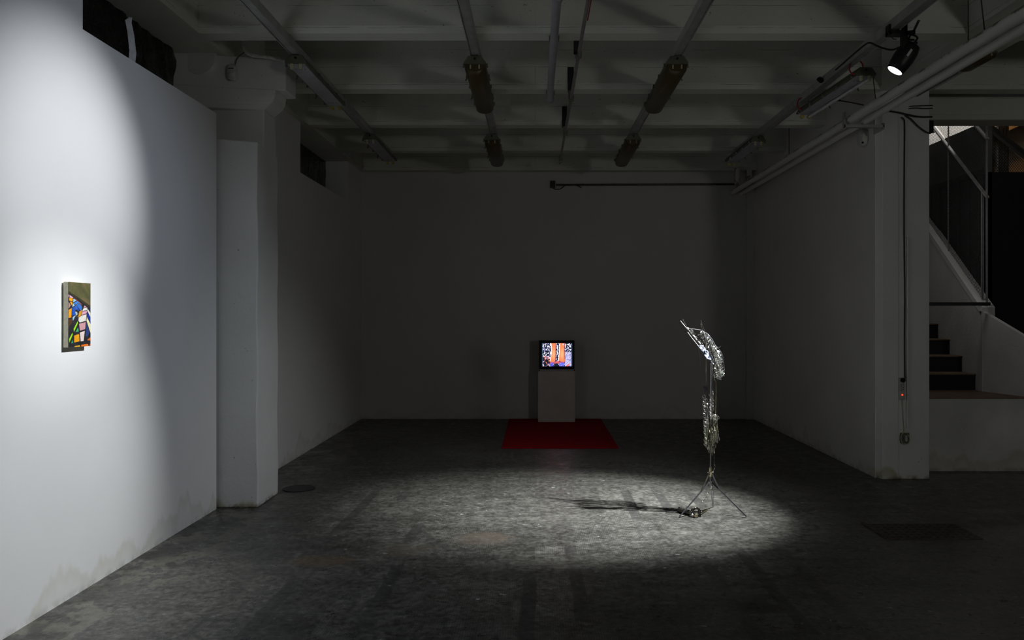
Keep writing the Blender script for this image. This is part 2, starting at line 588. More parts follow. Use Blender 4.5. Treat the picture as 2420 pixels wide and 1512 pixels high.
# ------------------------------------------------------------------ the room
XL, XLR, XR = -2.455, -2.49, 3.115
YB = 11.40
SOF, SLAB = 3.53, 4.15
struct(MB().box(-3.2, 8.2, -3.0, 12.4, -0.2, 0.0).build('floor', M['floor']), 'worn grey concrete floor')
struct(MB().box(-3.2, 8.2, -3.0, 7.75, SLAB, SLAB + 0.2).box(-3.2, 3.6, 7.75, 11.6, SLAB, SLAB + 0.2).build('ceiling', M['slab']), 'concrete ceiling slab between the beams')

# left wall with its window recess
w = MB()
w.box(-2.95, XL, -3.0, 6.13, 0, 3.045)
w.box(-2.95, XL, -3.0, 4.32, 3.045, SOF)
w.box(-3.05, -2.82, 4.32, 6.13, 3.045, SOF)
struct(w.build('wall_left', M['wall']), 'white left wall with the painting on it')
w = MB()
w.box(-2.95, XLR, 6.55, 8.44, 0, SOF)
w.box(-2.95, XLR, 8.44, 10.60, 0, 3.0)
w.box(-3.05, -2.84, 8.44, 10.60, 3.0, SOF)
w.box(-2.95, XLR, 10.60, YB, 0, SOF)
struct(w.build('wall_left_rear', M['wall']), 'rear stretch of the left wall beyond the column')
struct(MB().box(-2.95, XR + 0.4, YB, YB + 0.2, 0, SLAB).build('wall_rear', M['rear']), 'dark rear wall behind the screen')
struct(MB().box(XR, XR + 0.25, 7.30, YB, 0, SLAB).build('wall_right', M['side']), 'right wall running back from the pillar')
struct(MB().box(3.01, XR, YB - 0.06, YB, 0, 3.4).build('trim_1', M['rear']), 'narrow boxing in the rear right corner')
struct(MB().box(-2.95, -2.43, -3.0, 11.4, SOF, SLAB).build('beam_left', M['beam']), 'edge beam over the left wall')
struct(MB().box(XR, 3.60, -3.0, 7.30, SOF, SLAB).box(XR + 0.25, 3.60, 7.30, 7.72, SOF, SLAB).build('girder_right', M['beam']), 'long girder over the right pillar')

# cross beams with chamfered lower edge
def cross_beam(yfar, x0, x1):
    yn = yfar - 0.185
    prof = [(yn, SLAB), (yn, SOF + 0.045), (yn + 0.03, SOF), (yfar, SOF), (yfar, SLAB)]
    m = MB().prism([(x0, a, b) for a, b in prof], (x1 - x0, 0, 0))
    struct(m.build('ceiling_beam', M['beam']), 'concrete cross beam under the ceiling')
BEAMS = [1.85, 3.20, 4.56, 5.915, 7.345, 8.70, 10.05, 11.395]
for yf in BEAMS:
    cross_beam(yf, -2.43, XR)
for yf in BEAMS[:5]:
    cross_beam(yf, 3.60, 8.0)

# left column: casing, narrower upper shaft, stepped capital
c = MB()
def ring(x, yn, yf, z, xl=-2.95, skew=0.0):
    return [(xl, yn - skew, z), (x, yn, z), (x, yf, z), (xl, yf, z)]
cas = []
for i in range(13):
    z = 2.86 * i / 12
    wb = 0.004 * math.sin(i * 1.7)
    cas.append(ring(-2.150 + wb, 6.165 + wb, 6.655, z))
cas[-1] = [(-2.95, 6.165, 2.90), (-2.150, 6.165, 2.835), (-2.150, 6.655, 2.80), (-2.95, 6.655, 2.84)]
c.loft(cas)
c.loft([ring(-2.160, 6.345, 6.640, 2.7), ring(-2.160, 6.345, 6.640, 3.13)])
prof = [(-2.160, 3.125), (-2.150, 3.135), (-2.118, 3.160), (-2.090, 3.185), (-2.072, 3.215), (-2.068, 3.225), (-2.060, 3.285)]
c.loft([ring(x, 6.345 + (-2.16 - x) * 0.15 + (-2.16 - x) * 0.1, 6.600, z, skew=0.16) for x, z in prof])
c.loft([ring(-1.985, 6.345, 6.610, 3.28, skew=0.20), ring(-1.985, 6.345, 6.610, SOF, skew=0.20)])
struct(c.build('column_left', M['column'], bevel=0.012), 'white column with stepped capital at the left wall')
# filled round opening on the capital
struct(MB().cyl((-2.62, 6.196, 3.50), (-2.62, 6.24, 3.50), 0.135, 24).build('trim_2', M['column'], bevel=0.008), 'plastered-over round opening on the column capital')

# right pillar
p = MB()
sec = [(3.118, 7.305), (3.155, 7.235), (3.30, 7.235), (3.305, 7.243), (3.585, 7.243), (3.585, 7.70), (3.365, 7.70), (3.365, 7.305)]
p.prism([(x, y, 0) for x, y in sec], (0, 0, SOF))
struct(p.build('pillar_right', M['column'], bevel=0.006), 'square whitewashed pillar at the end of the right wall')

# window blackout sheets
def sheet(name, x, y0, y1, z0, z1, label, amp=1.0):
    m = MB()
    nu, nv = 34, 12
    g = [[m.bm.verts.new((x + amp * 0.03 * mnoise.noise(Vector((i * 0.33, j * 0.5, y0))) + amp * 0.012 * math.sin(i * 1.9 + j * 0.7), y0 + (y1 - y0) * i / nu, z0 + (z1 - z0) * j / nv)) for j in range(nv + 1)] for i in range(nu + 1)]
    for i in range(nu):
        for j in range(nv):
            m.bm.faces.new((g[i][j], g[i + 1][j], g[i + 1][j + 1], g[i][j + 1]))
    o = m.build(name, M['sheet'], smooth=True)
    md = o.modifiers.new('thick', 'SOLIDIFY'); md.thickness = 0.003
    return tag(o, label, 'plastic sheet')
sheet('blackout_sheet', -2.775, 4.33, 6.12, 3.047, SOF - 0.002, 'black plastic sheet over the high window nearest the camera, above the bright wall', 0.6)
sheet('blackout_sheet', -2.79, 8.45, 10.59, 3.002, SOF - 0.002, 'black plastic sheet over the far high window beyond the column', 0.2)
pp = MB()
pts = [(-2.475, 4.885, 3.047), (-2.475, 4.895, 3.11), (-2.48, 4.88, 3.22), (-2.485, 4.862, 3.285), (-2.49, 4.90, 3.325)]
wid = [0.052, 0.06, 0.056, 0.052, 0.012]
g = [[pp.bm.verts.new((p_[0] + 0.006 * s, p_[1] + s * w_ / 2, p_[2])) for s in (-1, 1)] for p_, w_ in zip(pts, wid)]
for a, b in zip(g, g[1:]):
    pp.bm.faces.new((a[0], a[1], b[1], b[0]))
o = pp.build('paper_strip', M['paper'])
md = o.modifiers.new('thick', 'SOLIDIFY'); md.thickness = 0.002
tag(o, 'torn white paper strip standing on the ledge before the black window sheet', 'paper strip')

# ------------------------------------------------------------------ platform, stairs, stairwell
struct(MB().box(3.585, 8.2, 7.61, 8.39, 0, 0.692).build('platform', M['rough_white']), 'raised landing with a scuffed white front')
struct(MB().box(3.585, 8.2, 7.60, 8.39, 0.692, 0.700).build('trim_3', M['tile']), 'brown tiled surface of the landing')
st = thing('staircase', (4.1, 8.39, 0.7), 'dark concrete stairs climbing behind the pillar from the landing', 'stairs')
st['kind'] = 'structure'
def pwx(y):
    return 4.614 + 0.105 * (y - 8.39)
body = MB(); edge = []
for i in range(11):
    y0 = 8.39 + 0.318 * i
    z1 = 0.70 + 0.172 * (i + 1)
    body.box(3.585, pwx(y0 + 0.16), y0, 8.39 + 0.318 * 11, z1 - 0.172, z1 - 0.012)
body.build('step_block', M['navy'], st)
for i in range(11):
    y0 = 8.39 + 0.318 * i
    z1 = 0.70 + 0.172 * (i + 1)
    MB().box(3.585, pwx(y0 + 0.16) + 0.004, y0 - 0.012, y0 + 0.318, z1 - 0.012, z1).build('tread', M['tread'], st)
# sloping parapet
pa = MB()
pa.prism([(4.765, 7.62, 0.70), (4.627, 8.23, 0.70), (4.627, 8.23, 1.525), (4.765, 7.62, 1.235)], (0.04, 0, 0))
pa.prism([(4.622, 8.232, 0.70), (pwx(11.9), 11.9, 0.70), (pwx(11.9), 11.9, 3.95), (pwx(9.59), 9.59, 2.504), (4.622, 8.232, 1.57)], (0.13, 0, 0))
struct(pa.build('wall_parapet', M['rough_white']), 'sloping white parapet beside the stairs')
pc = MB()
pc.prism([(pwx(8.25) - 0.006, 8.25, 1.53), (pwx(9.59) - 0.006, 9.59, 2.434), (pwx(9.59) - 0.006, 9.59, 2.508), (pwx(8.25) - 0.006, 8.25, 1.600)], (0.142, 0, 0))
struct(pc.build('trim_4', M['rough_white']), 'raised coping along the stair parapet')
# stairwell shell
struct(MB().box(3.585, 3.70, 8.0, 12.2, 0.7, 6.2).build('wall_stair_left', M['darkwall']), 'dark left wall of the stairwell')
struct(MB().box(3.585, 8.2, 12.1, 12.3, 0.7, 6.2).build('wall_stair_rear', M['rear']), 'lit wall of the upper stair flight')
struct(MB().box(8.0, 8.2, -3.0, 12.3, 0, 6.2).build('wall_far_right', M['darkwall']), 'far right wall')
struct(MB().box(3.585, 8.2, 7.75, 12.3, 6.2, 6.4).build('ceiling_stairwell', M['darkwall']), 'stairwell ceiling')
struct(MB().box(3.585, 8.2, 7.62, 7.90, 3.36, 4.20).box(3.585, 8.2, 7.64, 7.90, 4.20, 6.3).build('lintel', M['beam'], bevel=0.02), 'concrete lintel over the opening to the stairs')
sl = MB().box(4.95, 5.02, 8.75, 11.6, 0.70, 3.62)
struct(sl.build('wall_partition', M['darkwall']), 'dark partition behind the wire mesh')
sp = thing('slat_panel', (4.94, 10.0, 0.7), 'dark slatted board panel behind the lower wire mesh', 'panel')
for i in range(12):
    y0 = 8.80 + i * 0.22
    MB().box(4.915, 4.95, y0, y0 + (0.15 if i % 2 else 0.19), 0.72, 3.04).build('slat', M['slat'], sp)
MB().box(4.90, 4.95, 8.76, 11.55, 3.04, 3.09).build('cap_rail', M['slat'], sp)
struct(MB().box(4.95, 8.0, 8.75, 8.83, 0.70, 3.06).build('wall_black', M['navy']), 'black wall right of the stair post')
struct(MB().box(5.92, 8.0, 10.55, 10.70, 2.6, 4.6).build('wall_stair_right', M['concrete']), 'concrete wall in warm light beyond the stairs')
sb = MB()
sb.prism([(5.75, 10.30, 3.70), (7.6, 10.30, 4.55), (7.6, 10.30, 4.68), (5.80, 10.30, 3.84), (5.75, 10.30, 3.80)], (0, 0.25, 0))
struct(sb.build('trim_5', M['concrete']), 'edge of the upper stair flight in warm light')
for px, wd in ((2342, 0.05), (2363, 0.06), (2373, 0.025), (2380, 0.025)):
    q = at(px, 300, 10.2)
    tag(MB().box(q.x - wd / 2, q.x + wd / 2, 10.18, 10.22, 0.0, 4.4).build('upper_baluster', M['blackmetal']),
        'dark upright bar in front of the warm lit stair wall', 'baluster', 'uprights of the upper stair railing')
# mesh screens
def mesh_panel(parent, poly, to3, pitch, r, mat, name='wire_mesh'):
    """crossed wires clipped to a convex polygon given in (u, v)"""
    m = MB()
    us = [p_[0] for p_ in poly]; vs = [p_[1] for p_ in poly]
    def clip(p0, d):
        t0, t1 = -1e9, 1e9
        n = len(poly)
        area2 = sum(poly[i][0] * poly[(i + 1) % n][1] - poly[(i + 1) % n][0] * poly[i][1] for i in range(n))
        sg = 1 if area2 > 0 else -1
        for i in range(n):
            a = poly[i]; b = poly[(i + 1) % n]
            nx, ny = -(b[1] - a[1]) * sg, (b[0] - a[0]) * sg
            num = nx * (p0[0] - a[0]) + ny * (p0[1] - a[1])
            den = nx * d[0] + ny * d[1]
            if abs(den) < 1e-9:
                if num < 0:
                    return None
                continue
            tt = -num / den
            if den > 0:
                t0 = max(t0, tt)
            else:
                t1 = min(t1, tt)
        return (t0, t1) if t1 - t0 > 0.01 else None
    cu, cv = sum(us) / len(us), sum(vs) / len(vs)
    ext = max(max(us) - min(us), max(vs) - min(vs)) * 1.5
    for d in ((0.64, 0.77), (0.64, -0.77)):
        nrm = (-d[1], d[0])
        k = int(ext / pitch)
        for i in range(-k, k + 1):
            p0 = (cu + nrm[0] * i * pitch, cv + nrm[1] * i * pitch)
            c_ = clip(p0, d)
            if c_:
                a = to3(p0[0] + d[0] * c_[0], p0[1] + d[1] * c_[0]); b = to3(p0[0] + d[0] * c_[1], p0[1] + d[1] * c_[1])
                m.tube([a, b], r, 4, False)
    return m.build(name, mat, parent)
fx = lambda y: pwx(y) + 0.065
ms = thing('mesh_screen', (fx(8.22), 8.22, 1.6), 'grey steel framed wire mesh screen standing on the stair parapet', 'mesh screen')
def fy(y, z):
    return Vector((fx(y), y, z))
MB().bar(fy(8.22, 1.58), fy(8.22, 3.62), 0.014, 0.016, (1, 0, 0)).build('post', M['galv'], ms)
MB().bar(fy(9.18, 2.22), fy(9.18, 4.0), 0.010, 0.012, (1, 0, 0)).build('post', M['galv'], ms)
MB().bar(fy(8.20, 2.70), fy(10.2, 4.19), 0.016, 0.032, (1, 0, 0)).build('rail_bar', M['galv'], ms)
MB().bar(fy(8.20, 3.30), fy(9.3, 4.12), 0.016, 0.032, (1, 0, 0)).build('rail_bar', M['galv'], ms)
MB().bar(fy(8.32, 1.66), fy(8.32, 2.80), 0.02, 0.02, (1, 0, 0)).build('edge_bar', M['galv'], ms)
mesh_panel(ms, [(8.33, 1.66), (10.2, 2.93), (10.2, 4.16), (8.33, 2.78)], lambda u, v: fy(u, v), 0.024, 0.0017, M['wire'])
mesh_panel(ms, [(8.24, 2.76), (10.2, 4.22), (9.3, 4.12), (8.24, 3.32)], lambda u, v: fy(u, v) + Vector((0.02, 0, 0)), 0.021, 0.0017, M['wire'])
mg = thing('stair_guard', (5.3, 9.0, 3.06), 'wire mesh guard with a black sloping top rail in front of the warm lit wall', 'guard')
MB().bar((4.99, 9.0, 3.72), (6.6, 9.0, 2.36 + 0.1), 0.05, 0.07, (0, 1, 0)).build('top_rail', M['blackmetal'], mg)
mesh_panel(mg, [(5.02, 3.06), (5.72, 3.06), (5.02, 3.66)], lambda u, v: Vector((u, 9.0, v)), 0.022, 0.003, M['blackmetal'])
MB().box(5.02, 5.13, 8.97, 9.03, 3.06, 3.40).build('end_plate', M['blackmetal'], mg)
br = MB().bar((3.70, 8.16, 1.604), (4.66, 8.16, 1.604), 0.03, 0.034)
tag(br.build('barrier_bar', M['blackmetal'], bevel=0.004), 'black horizontal bar across the foot of the stairs', 'handrail')

# ------------------------------------------------------------------ ceiling services
def trunking(x, y0, y1, label, xend=None):
    t = thing('cable_trunking', (x, y0, 3.46), label, 'cable trunking', 'trunking runs under the beams')
    w2 = 0.034
    m = MB()
    m.box(x - w2, x + w2, y0, y1, 3.515, SOF - 0.001)
    m.box(x - w2, x - w2 + 0.006, y0, y1, 3.462, 3.515)
    m.box(x + w2 - 0.006, x + w2, y0, y1, 3.462, 3.515)
    m.build('channel', M['rail'], t)
    MB().box(x - w2 + 0.008, x + w2 - 0.008, y0 + 0.002, y1 - 0.002, 3.468, 3.474).build('cover_strip', M['rail'], t, bevel=0.002)
    return t
trunking(-1.82, 0.2, 9.95, 'leftmost grey trunking run, passing above the column capital')
trunking(-0.46, 0.2, 9.95, 'grey trunking run second from left, carrying two amber covered lights')
trunking(1.085, 0.2, 9.95, 'grey trunking run third from left, right of the thin steel conduit')
trunking(2.485, 0.2, 9.95, 'rightmost grey trunking run, carrying the lit black spotlight')
trunking(3.42, 6.50, 7.2, 'short grey trunking run under the girder behind the thick white pipes')

LEN = 1.24
def light_body(t, open_type):
    """fitting along +Y from the local origin; top at z = 0"""
    o = ORIGIN[t.name]
    def P(x, y, z):
        return o + Vector((x, y, z))
    def sect(y, s=1.0):
        return [P(-0.05 * s, y, 0.0), P(0.05 * s, y, 0.0), P(0.083 * s, y, -0.048), P(0.083 * s, y, -0.062), P(-0.083 * s, y, -0.062), P(-0.083 * s, y, -0.048)]
    MB().loft([sect(0), sect(LEN)]).build('housing', M['body'], t, bevel=0.003)
    MB().cyl(P(0, -0.006, -0.022), P(0, 0.004, -0.022), 0.009, 12).build('cable_gland', M['blackplastic'], t)
    MB().loft([[P(-0.066, y, -0.0625), P(0.066, y, -0.0625), P(0.066, y, -0.070), P(-0.066, y, -0.070)] for y in (0.02, LEN - 0.02)]).build('reflector', M['plate'], t)
    for x in (-0.033, 0.033):
        MB().box(o.x + x - 0.013, o.x + x + 0.013, o.y + 0.004, o.y + 0.026, o.z - 0.106, o.z - 0.060).build('lamp_holder', M['cream'], t, bevel=0.008)
        MB().cyl(P(x, LEN - 0.03, -0.088), P(x, LEN - 0.006, -0.088), 0.017, 12).cyl(P(x, LEN - 0.034, -0.088), P(x, LEN - 0.029, -0.088), 0.009, 10).build('lamp_holder', M['yellow'], t)
    for k, y in enumerate((0.06, 0.34, 0.62, 0.90, 1.17)):
        for s in (-1, 1):
            m = MB()
            m.bar(P(s * 0.086, y, -0.040), P(s * 0.089, y, -0.072), 0.016, 0.005, (0, 1, 0))
            if k in (1, 3):
                m.bar(P(s * 0.088, y, -0.072), P(s * 0.10, y, -0.090), 0.012, 0.004, (0, 1, 0))
            m.build('clip', M['clip'], t)
    if open_type:
        for y in (0.13, LEN - 0.14):
            for x, w_ in ((-0.035, 0.005), (0.0, 0.012), (0.035, 0.005)):
                MB().box(o.x + x - w_, o.x + x + w_, o.y + y, o.y + y + 0.006, o.z - 0.0712, o.z - 0.0698).build('slot', M['blackplastic'], t)
    else:
        n = 10
        def cov(y, s=1.0, dz=0.0):
            pts = [P(-0.080, y, -0.064), P(-0.078 * s, y, -0.092 + dz * 0.4)]
            for i in range(n + 1):
                a = math.pi * (0.08 + 0.84 * i / n)
                pts.append(P(-0.074 * s * math.cos(a), y, -0.098 - 0.040 * math.sin(a) + dz))
            pts += [P(0.078 * s, y, -0.092 + dz * 0.4), P(0.080, y, -0.064)]
            return pts
        MB().loft([cov(0.004, 0.9, 0.02), cov(0.03), cov(LEN - 0.03), cov(LEN - 0.004, 0.9, 0.02)]).build('diffuser_cover', M['diffuser'], t, smooth=True)
    return t
GRP = 'fluorescent fittings on the ceiling'
def fitting(x, y, open_type, label, rz=0.0, z=3.462):
    t = thing('fluorescent_fitting', (x, y, z), label, 'ceiling light', GRP)
    light_body(t, open_type)
    t.rotation_euler.z = rz
    return t
covered = fitting(-0.46, 6.05, False, 'amber covered fluorescent fitting nearest the camera on the second trunking from left')
bare = fitting(-1.815, 6.03, True, 'open fluorescent fitting without tubes beside the column capital')
def again(src, x, y, label, rz=0.0, z=3.462):
    c_ = copy_tree(src)
    c_.location = (x, y, z)
    c_.rotation_euler.z = rz
    c_['label'] = label
    return c_
again(covered, -0.475, 8.68, 'amber covered fluorescent fitting at the far end of the second trunking from left')
again(covered, 1.08, 6.05, 'amber covered fluorescent fitting nearest the camera, right of the steel conduit')
again(covered, 1.07, 8.68, 'amber covered fluorescent fitting at the far end, right of the steel conduit')
again(bare, -1.80, 8.66, 'open fluorescent fitting without tubes at the far left near the rear wall')
again(bare, 2.455, 8.76, 'open fluorescent fitting without tubes at the far right near the rear wall')
tubed = again(bare, 2.600, 6.26, 'open fluorescent fitting with one white tube tied up beside the lit spotlight', 0.05, 3.44)
ORIGIN[tubed.name] = Vector((0, 0, 0))
MB().cyl((0.033, 0.026, -0.088), (0.033, LEN - 0.03, -0.088), 0.013, 12).build('tube', M['tube'], tubed, smooth=True)
for y in (-0.02, 1.06):
    MB().torus((-0.075, y + 0.03, 0.0), (0, 1, 0.2), 0.055, 0.006, 18, 6).cyl((-0.05, y + 0.03, 0.05), (-0.02, y, 0.085), 0.004, 6).build('cable_tie', M['redtie'], tubed, smooth=True)
gl = again(covered, 3.445, 6.06, 'short dim light fitting under the girder behind the two thick white pipes', 0.0, 3.527)
gl.scale = (0.9, 0.27, 0.62)

# grey pipe with end rings
gp = thing('grey_pipe', (0.137, 6.0, 3.47), 'grey plastic pipe ending under the second beam, left of the steel conduit', 'pipe')
MB().cyl((0.142, 1.0, 3.47), (0.132, 7.29, 3.47), 0.029, 20).build('pipe_run', M['greypipe'], gp, smooth=True)
for y in (4.93, 7.26):
    MB().cyl((0.137, y, 3.47), (0.137, y + 0.05, 3.47), 0.036, 20).build('collar', M['greypipe'], gp, smooth=True)
for y in (4.47, 5.82, 7.25):
    MB().box(0.10, 0.175, y - 0.02, y + 0.02, 3.499, SOF).build('saddle', M['clip'], gp)

# steel conduit with hangers
cd = thing('steel_conduit', (0.32, 6.0, 3.43), 'thin steel conduit with black hangers running to the back along the ceiling middle', 'conduit')
MB().cyl((0.335, 1.0, 3.43), (0.312, 10.2, 3.43), 0.013, 12).build('conduit_run', M['conduit'], cd, smooth=True)
MB().cyl((0.352, 1.0, 3.437), (0.345, 5.25, 3.437), 0.004, 8).build('red_cord', M['redcord'], cd, smooth=True)
MB().box(0.285, 0.335, 5.917, 5.925, 3.43, 3.70).build('hanger', M['blackmetal'], cd)
MB().box(0.292, 0.346, 7.145, 7.157, 3.49, 3.715).build('hanger', M['blackmetal'], cd)
MB().box(0.286, 0.338, 8.50, 8.512, 3.49, 3.715).build('hanger', M['blackmetal'], cd)
for y in (5.93, 7.13, 8.49, 10.0):
    m = MB()
    m.bar((0.305, y, 3.50), (0.305, y, 3.405), 0.02, 0.012, (0, 1, 0)).bar((0.337, y, 3.46), (0.337, y, 3.405), 0.02, 0.006, (0, 1, 0)).box(0.299, 0.341, y - 0.01, y + 0.01, 3.402, 3.414)
    m.build('clamp', M['clip'], cd)

# thick white pipes on the right
def white_pipe(x, z, r, label, y0=1.5):
    t = thing('heating_pipe', (x, 7.0, z), label, 'pipe', 'white pipes along the right wall')
    MB().cyl((x, y0, z), (x, 7.10, z), r, 24).build('lagged_pipe', M['pipe'], t, smooth=True)
    MB().cyl((x, 7.10, z - 0.004), (x, YB - 0.01, z - 0.004), r * 0.9, 24).build('bare_pipe', M['pipe'], t, smooth=True)
    return t
pA = white_pipe(2.818, 3.239, 0.037, 'thicker upper white pipe with flaking paint, running back above the right wall')
pB = white_pipe(2.943, 3.224, 0.033, 'lower white pipe running beside the wall under the thicker flaking pipe')
for a, b in (((2.80, 5.15, 3.27), (2.80, 5.15, 3.90)), ((2.81, 4.98, 3.27), (2.80, 5.08, 3.90)), ((2.80, 6.55, 3.26), (2.80, 6.60, 3.46)), ((2.82, 8.85, 3.26), (2.82, 8.85, 3.62))):
    MB().cyl(a, b, 0.004, 6).build('hanger_wire', M['rust'], pA)
bk = thing('pipe_bracket', (3.1, 7.12, 3.18), 'pale steel bracket carrying the two white pipes at the pillar', 'bracket')
MB().box(2.755, 3.113, 7.10, 7.135, 3.165, 3.190).build('arm', M['greyplastic'], bk)
MB().box(2.752, 2.766, 7.10, 7.135, 3.165, 3.30).build('end_stop', M['greyplastic'], bk)
MB().box(3.103, 3.117, 7.10, 7.31, 3.150, 3.205).build('wall_plate', M['greyplastic'], bk)
for x, y, lab in ((2.818, 11.1, 'vertical pipe in the rear right corner, left one of the pair'), (3.018, 11.22, 'vertical pipe in the rear right corner nearer the right wall')):
    tag(MB().cyl((x, y, 3.272 if x < 2.9 else 3.232), (x, y, SOF), 0.040, 20).build('vertical_pipe', M['pipe'], smooth=True), lab, 'pipe', 'vertical pipes in the rear corner')

# rear wall conduit with junction box
rc = thing('wall_conduit', (1.5, YB, 3.35), 'dark cable conduit with a junction box high on the rear wall', 'conduit')
MB().cyl((0.30, YB - 0.016, 3.345), (2.86, YB - 0.016, 3.355), 0.014, 10).build('conduit_run', M['darkiron'], rc, smooth=True)
MB().box(0.215, 0.285, YB - 0.05, YB, 3.30, 3.40).build('junction_box', M['darkiron'], rc, bevel=0.006)
MB().tube(catmull([(0.255, YB - 0.03, 3.30), (0.29, YB - 0.04, 3.28), (0.36, YB - 0.04, 3.285), (0.42, YB - 0.035, 3.33), (0.48, YB - 0.03, 3.345)]), 0.006, 8).build('loose_cable', M['cable'], rc, smooth=True)
MB().bar((0.58, YB - 0.03, 3.345), (0.66, YB - 0.04, 3.30), 0.012, 0.012).build('cable_end', M['cable'], rc)

# motion sensor, thin wire, corrugated conduit on the column
ms_y = 6.24
sn = thing('motion_sensor', (-2.36, ms_y, 3.3), 'small white motion sensor on the column capital', 'motion sensor')
q = at(551, 172, ms_y)
loops = []
for d_, s in ((0.0, 0.92), (0.02, 1.0), (0.038, 0.86), (0.046, 0.55)):
    lp = []
    for i in range(20):
        a = 2 * math.pi * i / 20
        cx_, cz_ = math.cos(a), math.sin(a)
        lp.append((q.x + 0.037 * s * math.copysign(abs(cx_) ** 0.6, cx_), ms_y - d_, q.z + 0.066 * s * math.copysign(abs(cz_) ** 0.7, cz_)))
    loops.append(lp)
sc_ = MB().loft(loops).build('case', M['whiteplastic'], sn, smooth=True)
MB().ball((q.x + 0.002, ms_y - 0.040, q.z - 0.026), 0.024, 16, (1, 0.6, 1)).build('lens_dome', M['whiteplastic'], sc_, smooth=True)
MB().box(q.x - 0.02, q.x + 0.02, ms_y - 0.049, ms_y - 0.043, q.z + 0.018, q.z + 0.024).build('slit', M['blackplastic'], sc_)
MB().tube(catmull([at(556, 153, ms_y), at(559, 142, ms_y), at(567, 131, ms_y), at(577, 124, ms_y)]), 0.003, 6).build('lead', M['cable'], sn)
fc = MB()
path = catmull([at(577, 84, 6.22), at(577, 108, 6.23), at(582, 122, 6.24), at(600, 131, 6.24), at(631, 134, 6.25), at(655, 139, 6.26), at(684, 146, 6.24)], 14)
fc.tube(path, 0.0135, 10)
for i in range(0, len(path) - 1, 1):
    fc.torus(path[i], path[i + 1] - path[i], 0.014, 0.003, 10, 4)
tag(fc.build('corrugated_conduit', M['whiteplastic'], smooth=True), 'white corrugated conduit bending across the column capital', 'conduit')

# siren box on the right wall by the pipes
sr = thing('alarm_siren', (XR, 7.48, 3.16), 'off-white oval alarm box on the right wall below the pipe bracket', 'alarm box')
lp0 = []
for x_, s in ((XR, 0.9), (XR - 0.02, 1.0), (XR - 0.055, 0.97), (XR - 0.065, 0.8)):
    lp0.append([(x_, 7.50 + 0.075 * s * math.cos(2 * math.pi * i / 24), 3.16 + 0.088 * s * math.copysign(abs(math.sin(2 * math.pi * i / 24)) ** 0.75, math.sin(2 * math.pi * i / 24))) for i in range(24)])
MB().loft(lp0).build('case', M['whiteplastic'], sr, smooth=True)
MB().ball((XR - 0.06, 7.43, 3.10), 0.01, 10).build('screw', M['blackplastic'], sr)

# cables at the pillar head
def cable(name, pts, r, label, mat='cable'):
    return tag(MB().tube(catmull(pts), r, 8).build(name, M[mat], smooth=True), label, 'cable', 'cables around the pillar head')
yq = 7.222
cable('cable', [at(2098, 262, yq), at(2125, 266, yq), at(2150, 272, yq), at(2175, 276, yq), at(2203, 276, yq)], 0.008, 'thick dark cable crossing the pillar head, lowest of the level ones')
cable('cable', [at(2150, 256, yq), at(2165, 255, yq), at(2180, 256, yq), at(2204, 256, yq)], 0.005, 'thin dark cable bundle strapped at the pillar top')
cable('cable', [at(2150, 251, yq), at(2170, 250, yq), at(2204, 249, yq)], 0.0045, 'topmost thin cable at the pillar head')
cable('cable', [at(2140, 272, yq), at(2155, 283, yq), at(2170, 298, yq), at(2183, 308, yq), at(2195, 314, yq), at(2208, 312, yq + 0.05)], 0.006, 'dark cable drooping to the right edge of the pillar')
MBc = MB().tube(catmull([at(2130, 277, yq), at(2136, 282, yq), at(2138, 300, 7.232), at(2137, 420, 7.232), at(2137, 549, 7.232)] + [at(2138.5, 700, 7.234), at(2138, 800, 7.234), at(2138.5, 880, 7.234), at(2139, 893, 7.228), at(2134, 898, 7.215)], 6), 0.0055, 8)
tag(MBc.build('power_lead', M['cable'], smooth=True), 'long black lead running down the pillar to the power strip', 'cable')
# painted pipe beside the lead
tag(MB().cyl(at(2145, 560, 7.234), at(2145, 1012, 7.234), 0.011, 10).build('surface_conduit', M['column'], smooth=True), 'white surface conduit running down the pillar beside the black lead', 'conduit')
dk = MB().box(3.585, 3.634, 7.26, 7.34, 3.155, 3.265)
tag(dk.build('cable_box', M['blackplastic'], bevel=0.005), 'small black box at the right edge of the pillar head', 'box')

# power strip and wall socket
ps = thing('power_strip', (3.335, 7.235, 0.8), 'white power strip with a red pilot light hung on the pillar', 'power strip')
a = at(2127.5, 893, 7.2); b = at(2139.5, 945, 7.2)
MB().box(a.x, b.x, 7.205, 7.242, b.z, a.z).build('case', M['greyplastic'], ps, bevel=0.006)
m = MB()
for py in (908, 919.5):
    for dx in (-3, 2):
        for dy in (-2, 2):
            q = at(2133 + dx, py + dy - dx * 0.6, 7.204)
            m.cyl((q.x, 7.206, q.z), (q.x, 7.203, q.z), 0.0035, 8)
m.build('socket_holes', M['blackplastic'], ps)
q = at(2133, 898, 7.2)
MB().lathe([(0.019, 0.0), (0.021, 0.01), (0.018, 0.03), (0.008, 0.04)], (q.x, 7.205, q.z), (0, -1, 0), 16).build('plug', M['blackplastic'], ps, smooth=True)
q = at(2133, 933, 7.2)
MB().lathe([(0.0075, 0.0), (0.007, 0.003), (0.004, 0.005)], (q.x, 7.205, q.z), (0, -1, 0), 14).build('pilot_light', M['redled'], ps, smooth=True)['label'] = 'glowing red pilot light'
MB().tube(catmull([at(2133, 945, 7.225), at(2134, 965, 7.23), at(2136, 1000, 7.23), at(2138, 1018, 7.225), at(2131, 1026, 7.22), at(2129.5, 1037, 7.22), at(2133, 1047, 7.22), at(2140, 1050, 7.22), at(2148, 1046, 7.22), at(2149, 1034, 7.22), at(2144, 1024, 7.22)]), 0.0035, 6).build('cord', M['cream'], ps, smooth=True)
so = thing('wall_socket', (3.36, 7.24, 0.42), 'grey wall socket with a plugged lead low on the pillar', 'wall socket')
